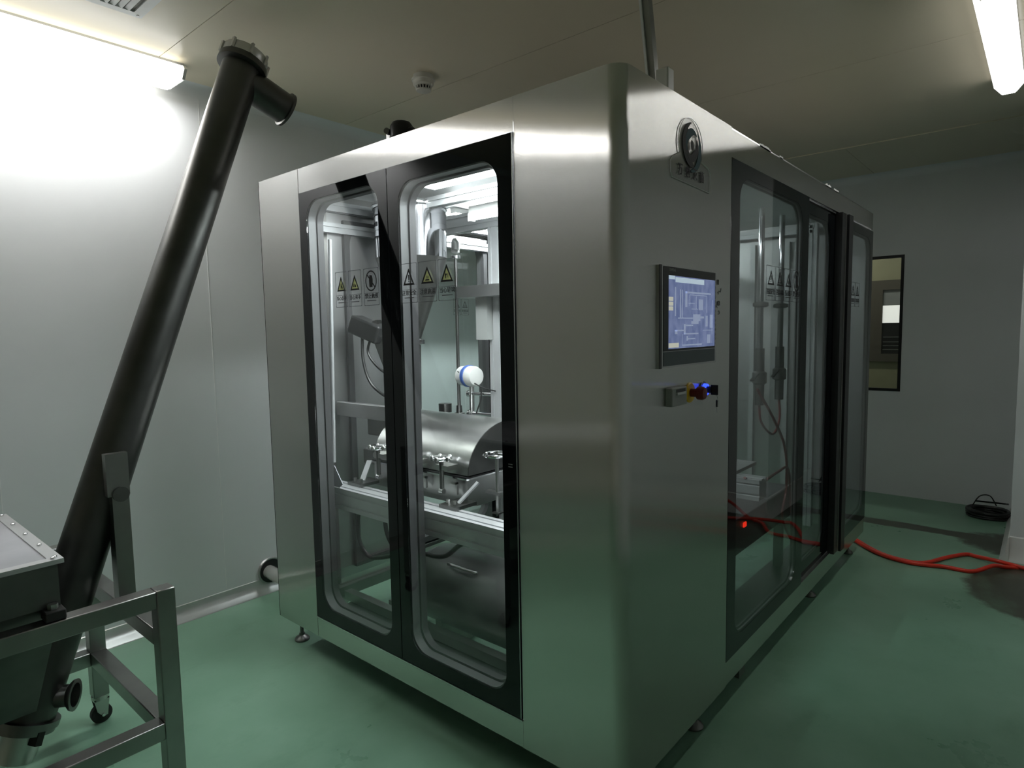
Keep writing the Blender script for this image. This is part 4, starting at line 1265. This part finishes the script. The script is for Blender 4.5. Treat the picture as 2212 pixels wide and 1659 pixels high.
st = empty('conveyor_stand', (-1.42, -1.12, 0), 'square tube steel stand on casters carrying the hopper and conveyor', 'stand')
S = 0.05
AX, AY, BX, BY2 = -1.762, -0.739, -1.085, -1.50
for (x, y, zt, zb_) in ((AX, AY, 0.80, 0.105), (BX, AY, 0.688, 0.105), (AX, BY2, 0.688, 0.105), (BX, BY2, 0.688, 0.105)):
    MB().box((x - S / 2, y - S / 2, zb_), (x + S / 2, y + S / 2, zt)).build('post', M['frame_paint'], st, bevel=0.003)
for p, q in (((BX, AY - S / 2, 0.663), (BX, BY2 + S / 2, 0.663)), ((AX, AY - S / 2, 0.255), (AX, BY2 + S / 2, 0.255)), ((BX, AY - S / 2, 0.272), (BX, BY2 + S / 2, 0.272)),
             ((AX + S / 2, AY, 0.255), (BX - S / 2, AY, 0.255)), ((AX + S / 2, AY, 0.540), (BX - S / 2, AY, 0.540)), ((AX, AY - S / 2, 0.663), (AX, BY2 + S / 2, 0.663)),
             ((AX + S / 2, BY2, 0.663), (BX - S / 2, BY2, 0.663)), ((AX + S / 2, BY2, 0.255), (BX - S / 2, BY2, 0.255))):
    MB().beam(p, q, S).build('rail', M['frame_paint'], st, bevel=0.003)
for (x, y) in ((AX, AY), (BX, AY), (AX, BY2), (BX, BY2)):
    k = empty('caster', (x, y, 0), parent=st)
    MB().cyl((x, y, 0.092), (x, y, 0.106), 0.028, 20).build('swivel', M['steel_plain'], k)
    mb = MB()
    for sx in (-1, 1):
        mb.prism([(y - 0.024, 0.094), (y + 0.024, 0.094), (y + 0.016, 0.03), (y + 0.002, 0.026), (y - 0.016, 0.05)], 0, x + sx * 0.018, x + sx * 0.021)
    mb.box((x - 0.021, y - 0.024, 0.090), (x + 0.021, y + 0.024, 0.094))
    mb.build('fork', M['steel_plain'], k)
    MB().rev((x - 0.014, y, 0.034), (x + 0.014, y, 0.034), [(0, 0.028), (0.004, 0.034), (0.024, 0.034), (0.028, 0.028)], 28).build('wheel', M['rubber'], k)
    MB().cyl((x - 0.030, y, 0.036), (x + 0.030, y, 0.036), 0.005, 10).build('axle', M['chrome'], k)

hp = empty('loading_hopper', (-1.41, -1.27, 0.70), 'steel loading hopper with a clear riveted cover at the left edge of the picture', 'hopper')
X0_, X1_, Y1_, Y0_ = -1.737, -1.091, -0.966, -1.56
ZL = 0.84
MB().box((X0_ + 0.012, Y0_ + 0.012, 0.715), (X1_ - 0.012, Y1_ - 0.012, ZL - 0.012)).build('hopper_box', M['steel_dark'], hp)
mb = MB()
top_ = [(X0_ + 0.012, Y0_ + 0.012), (X1_ - 0.012, Y0_ + 0.012), (X1_ - 0.012, Y1_ - 0.012), (X0_ + 0.012, Y1_ - 0.012)]
bot_ = [(-1.50, -1.16), (-1.36, -1.16), (-1.36, -1.00), (-1.50, -1.00)]
VA = [mb.bm.verts.new((a, b, 0.715)) for a, b in top_]
VB = [mb.bm.verts.new((a, b, 0.33)) for a, b in bot_]
mb.bm.faces.new(VA); mb.bm.faces.new(VB)
for i in range(4):
    mb.bm.faces.new((VA[i], VA[(i + 1) % 4], VB[(i + 1) % 4], VB[i]))
mb.build('hopper_funnel', M['steel_dark'], hp)
MB().frame(2, (X0_, Y0_, X1_, Y1_), (X0_ + 0.03, Y0_ + 0.03, X1_ - 0.03, Y1_ - 0.03), 0.003, ZL - 0.012, ZL, 2).build('lid_frame', M['alu'], hp)
MB().box((X0_ + 0.03, Y0_ + 0.03, ZL - 0.006), (X1_ - 0.03, Y1_ - 0.03, ZL - 0.003)).build('lid_cover', plain('frosted_cover', (0.60, 0.60, 0.65), 0.14, 0.0, 0.6), hp)
for i in range(5):
    for (x, y) in ((X0_ + 0.02 + (X1_ - X0_ - 0.04) * i / 4, Y1_ - 0.015), (X1_ - 0.015, Y1_ - 0.02 - (Y1_ - Y0_ - 0.04) * i / 4)):
        MB().rev((x, y, ZL), (x, y, 2), [(0, 0.006), (0.004, 0.006), (0.006, 0.003)], 10).build('rivet', M['chrome'], hp)
MB().box((-1.115, -1.020, 0.689), (-1.065, -0.975, 0.715)).build('rubber_mount', M['rubber'], hp, bevel=0.003)
MB().cyl((-1.09, -0.998, 0.7), (-1.09, -0.998, 0.728), 0.012, 6).build('mount_bolt', M['steel_plain'], hp)
MB().box((-1.115, -1.50, 0.689), (-1.065, -1.45, 0.715)).build('rubber_mount', M['rubber'], hp, bevel=0.003)

# ------------------------------------------------------------------ floor things at the far right
c = Vector((0.545, 4.22, 0))
t = empty('cable_coil', c, 'coil of black cable on the floor by the far wall', 'cable coil')
random.seed(11)
for j in range(9):
    R = 0.125 - 0.008 * (j % 3)
    zc = 0.010 + 0.017 * (j // 3)
    ox, oy = random.uniform(-.006, .006), random.uniform(-.006, .006)
    MB().tube([c + Vector((ox + R * math.cos(2 * PI * i / 24), oy + R * 1.0 * math.sin(2 * PI * i / 24), zc + 0.003 * math.sin(3 * 2 * PI * i / 24 + j))) for i in range(25)], 0.009, 8, 0).build('cable_turn', M['cable'], t)
MB().tube([c + Vector((-0.10, 0.06, 0.05)), c + Vector((-0.06, 0.10, 0.12)), c + Vector((0.0, 0.10, 0.13)), c + Vector((0.04, 0.11, 0.06))], 0.004, 6).build('loose_end', M['cable'], t)
tag(MB().beam((0.455, 4.345, 0.075), (0.655, 4.36, 0.078), 0.012).build('metal_strip', M['chrome']), 'short shiny metal strip lying on the cable coil', 'strip')
h1 = [(-0.22, 3.30), (-0.089, 3.084), (0.095, 2.88), (0.248, 2.824), (0.335, 2.864), (0.418, 3.034), (0.500, 3.165), (0.554, 3.159), (0.640, 3.10), (0.77, 3.10), (0.92, 3.02), (1.10, 3.00)]
h2 = [(-0.24, 3.28), (-0.10, 3.07), (0.085, 2.868), (0.248, 2.806), (0.350, 2.825), (0.426, 2.853), (0.554, 2.866), (0.640, 2.98), (0.695, 3.06), (0.80, 3.13), (0.97, 3.14), (1.2, 3.12)]
tag(MB().tube([(a, b, 0.012 + (0.014 if i == 8 else 0)) for i, (a, b) in enumerate(h1)], 0.0115, 10).build('air_hose', M['red']), 'bright red hose on the green floor, the one bowing up towards the far wall', 'hose', 'red hoses on the floor')
tag(MB().tube([(a, b, 0.012 + (0.018 if i == 7 else 0) + (0.10 if i >= 10 else 0)) for i, (a, b) in enumerate(h2)], 0.0115, 10).build('air_hose', M['red']), 'bright red hose on the green floor, the one bowing towards the camera', 'hose', 'red hoses on the floor')

# unseen light added to brighten the corridor, behind the wall above the window
t = empty('corridor_fill_light', (-0.9, 5.3, HC), 'added unseen fill light on the corridor ceiling behind the far window', 'ceiling lamp')
MB().box((-1.5, 5.22, HC - 0.05), (-0.3, 5.38, HC - 0.012)).build('diffuser', glow('corridor_fill_glow', (1.0, 0.98, 0.9), 9.0), t)
MB().box((-1.52, 5.20, HC - 0.012), (-0.28, 5.40, HC)).build('base_tray', M['white'], t)

# corridor window seen through the far window
t = empty('corridor_window', (-0.55, 6.08, 0.9), 'lit inner window in a brown frame seen through the far wall window', 'window')
cw0, cw1 = -0.80, -0.22
MB().frame(1, (cw0, 1.02, cw1 - 0.02, 1.86), (-0.50, 1.10, -0.33, 1.76), 0.004, 6.06, 6.10, 2).build('frame', M['brown_frame'], t)
MB().box((-0.50, 6.085, 1.42), (-0.33, 6.095, 1.60)).build('lit_pane', M['window_lit'], t)
MB().box((-0.50, 6.085, 1.60), (-0.33, 6.095, 1.76)).build('upper_pane', M['grey_plastic'], t)
MB().box((-0.50, 6.085, 1.10), (-0.33, 6.095, 1.42)).build('lower_pane', M['black'], t)
for z in (1.14, 1.18, 1.22, 1.27):
    MB().box((-0.49, 6.078, z), (-0.34, 6.085, z + 0.008)).build('rail', M['steel_plain'], t)
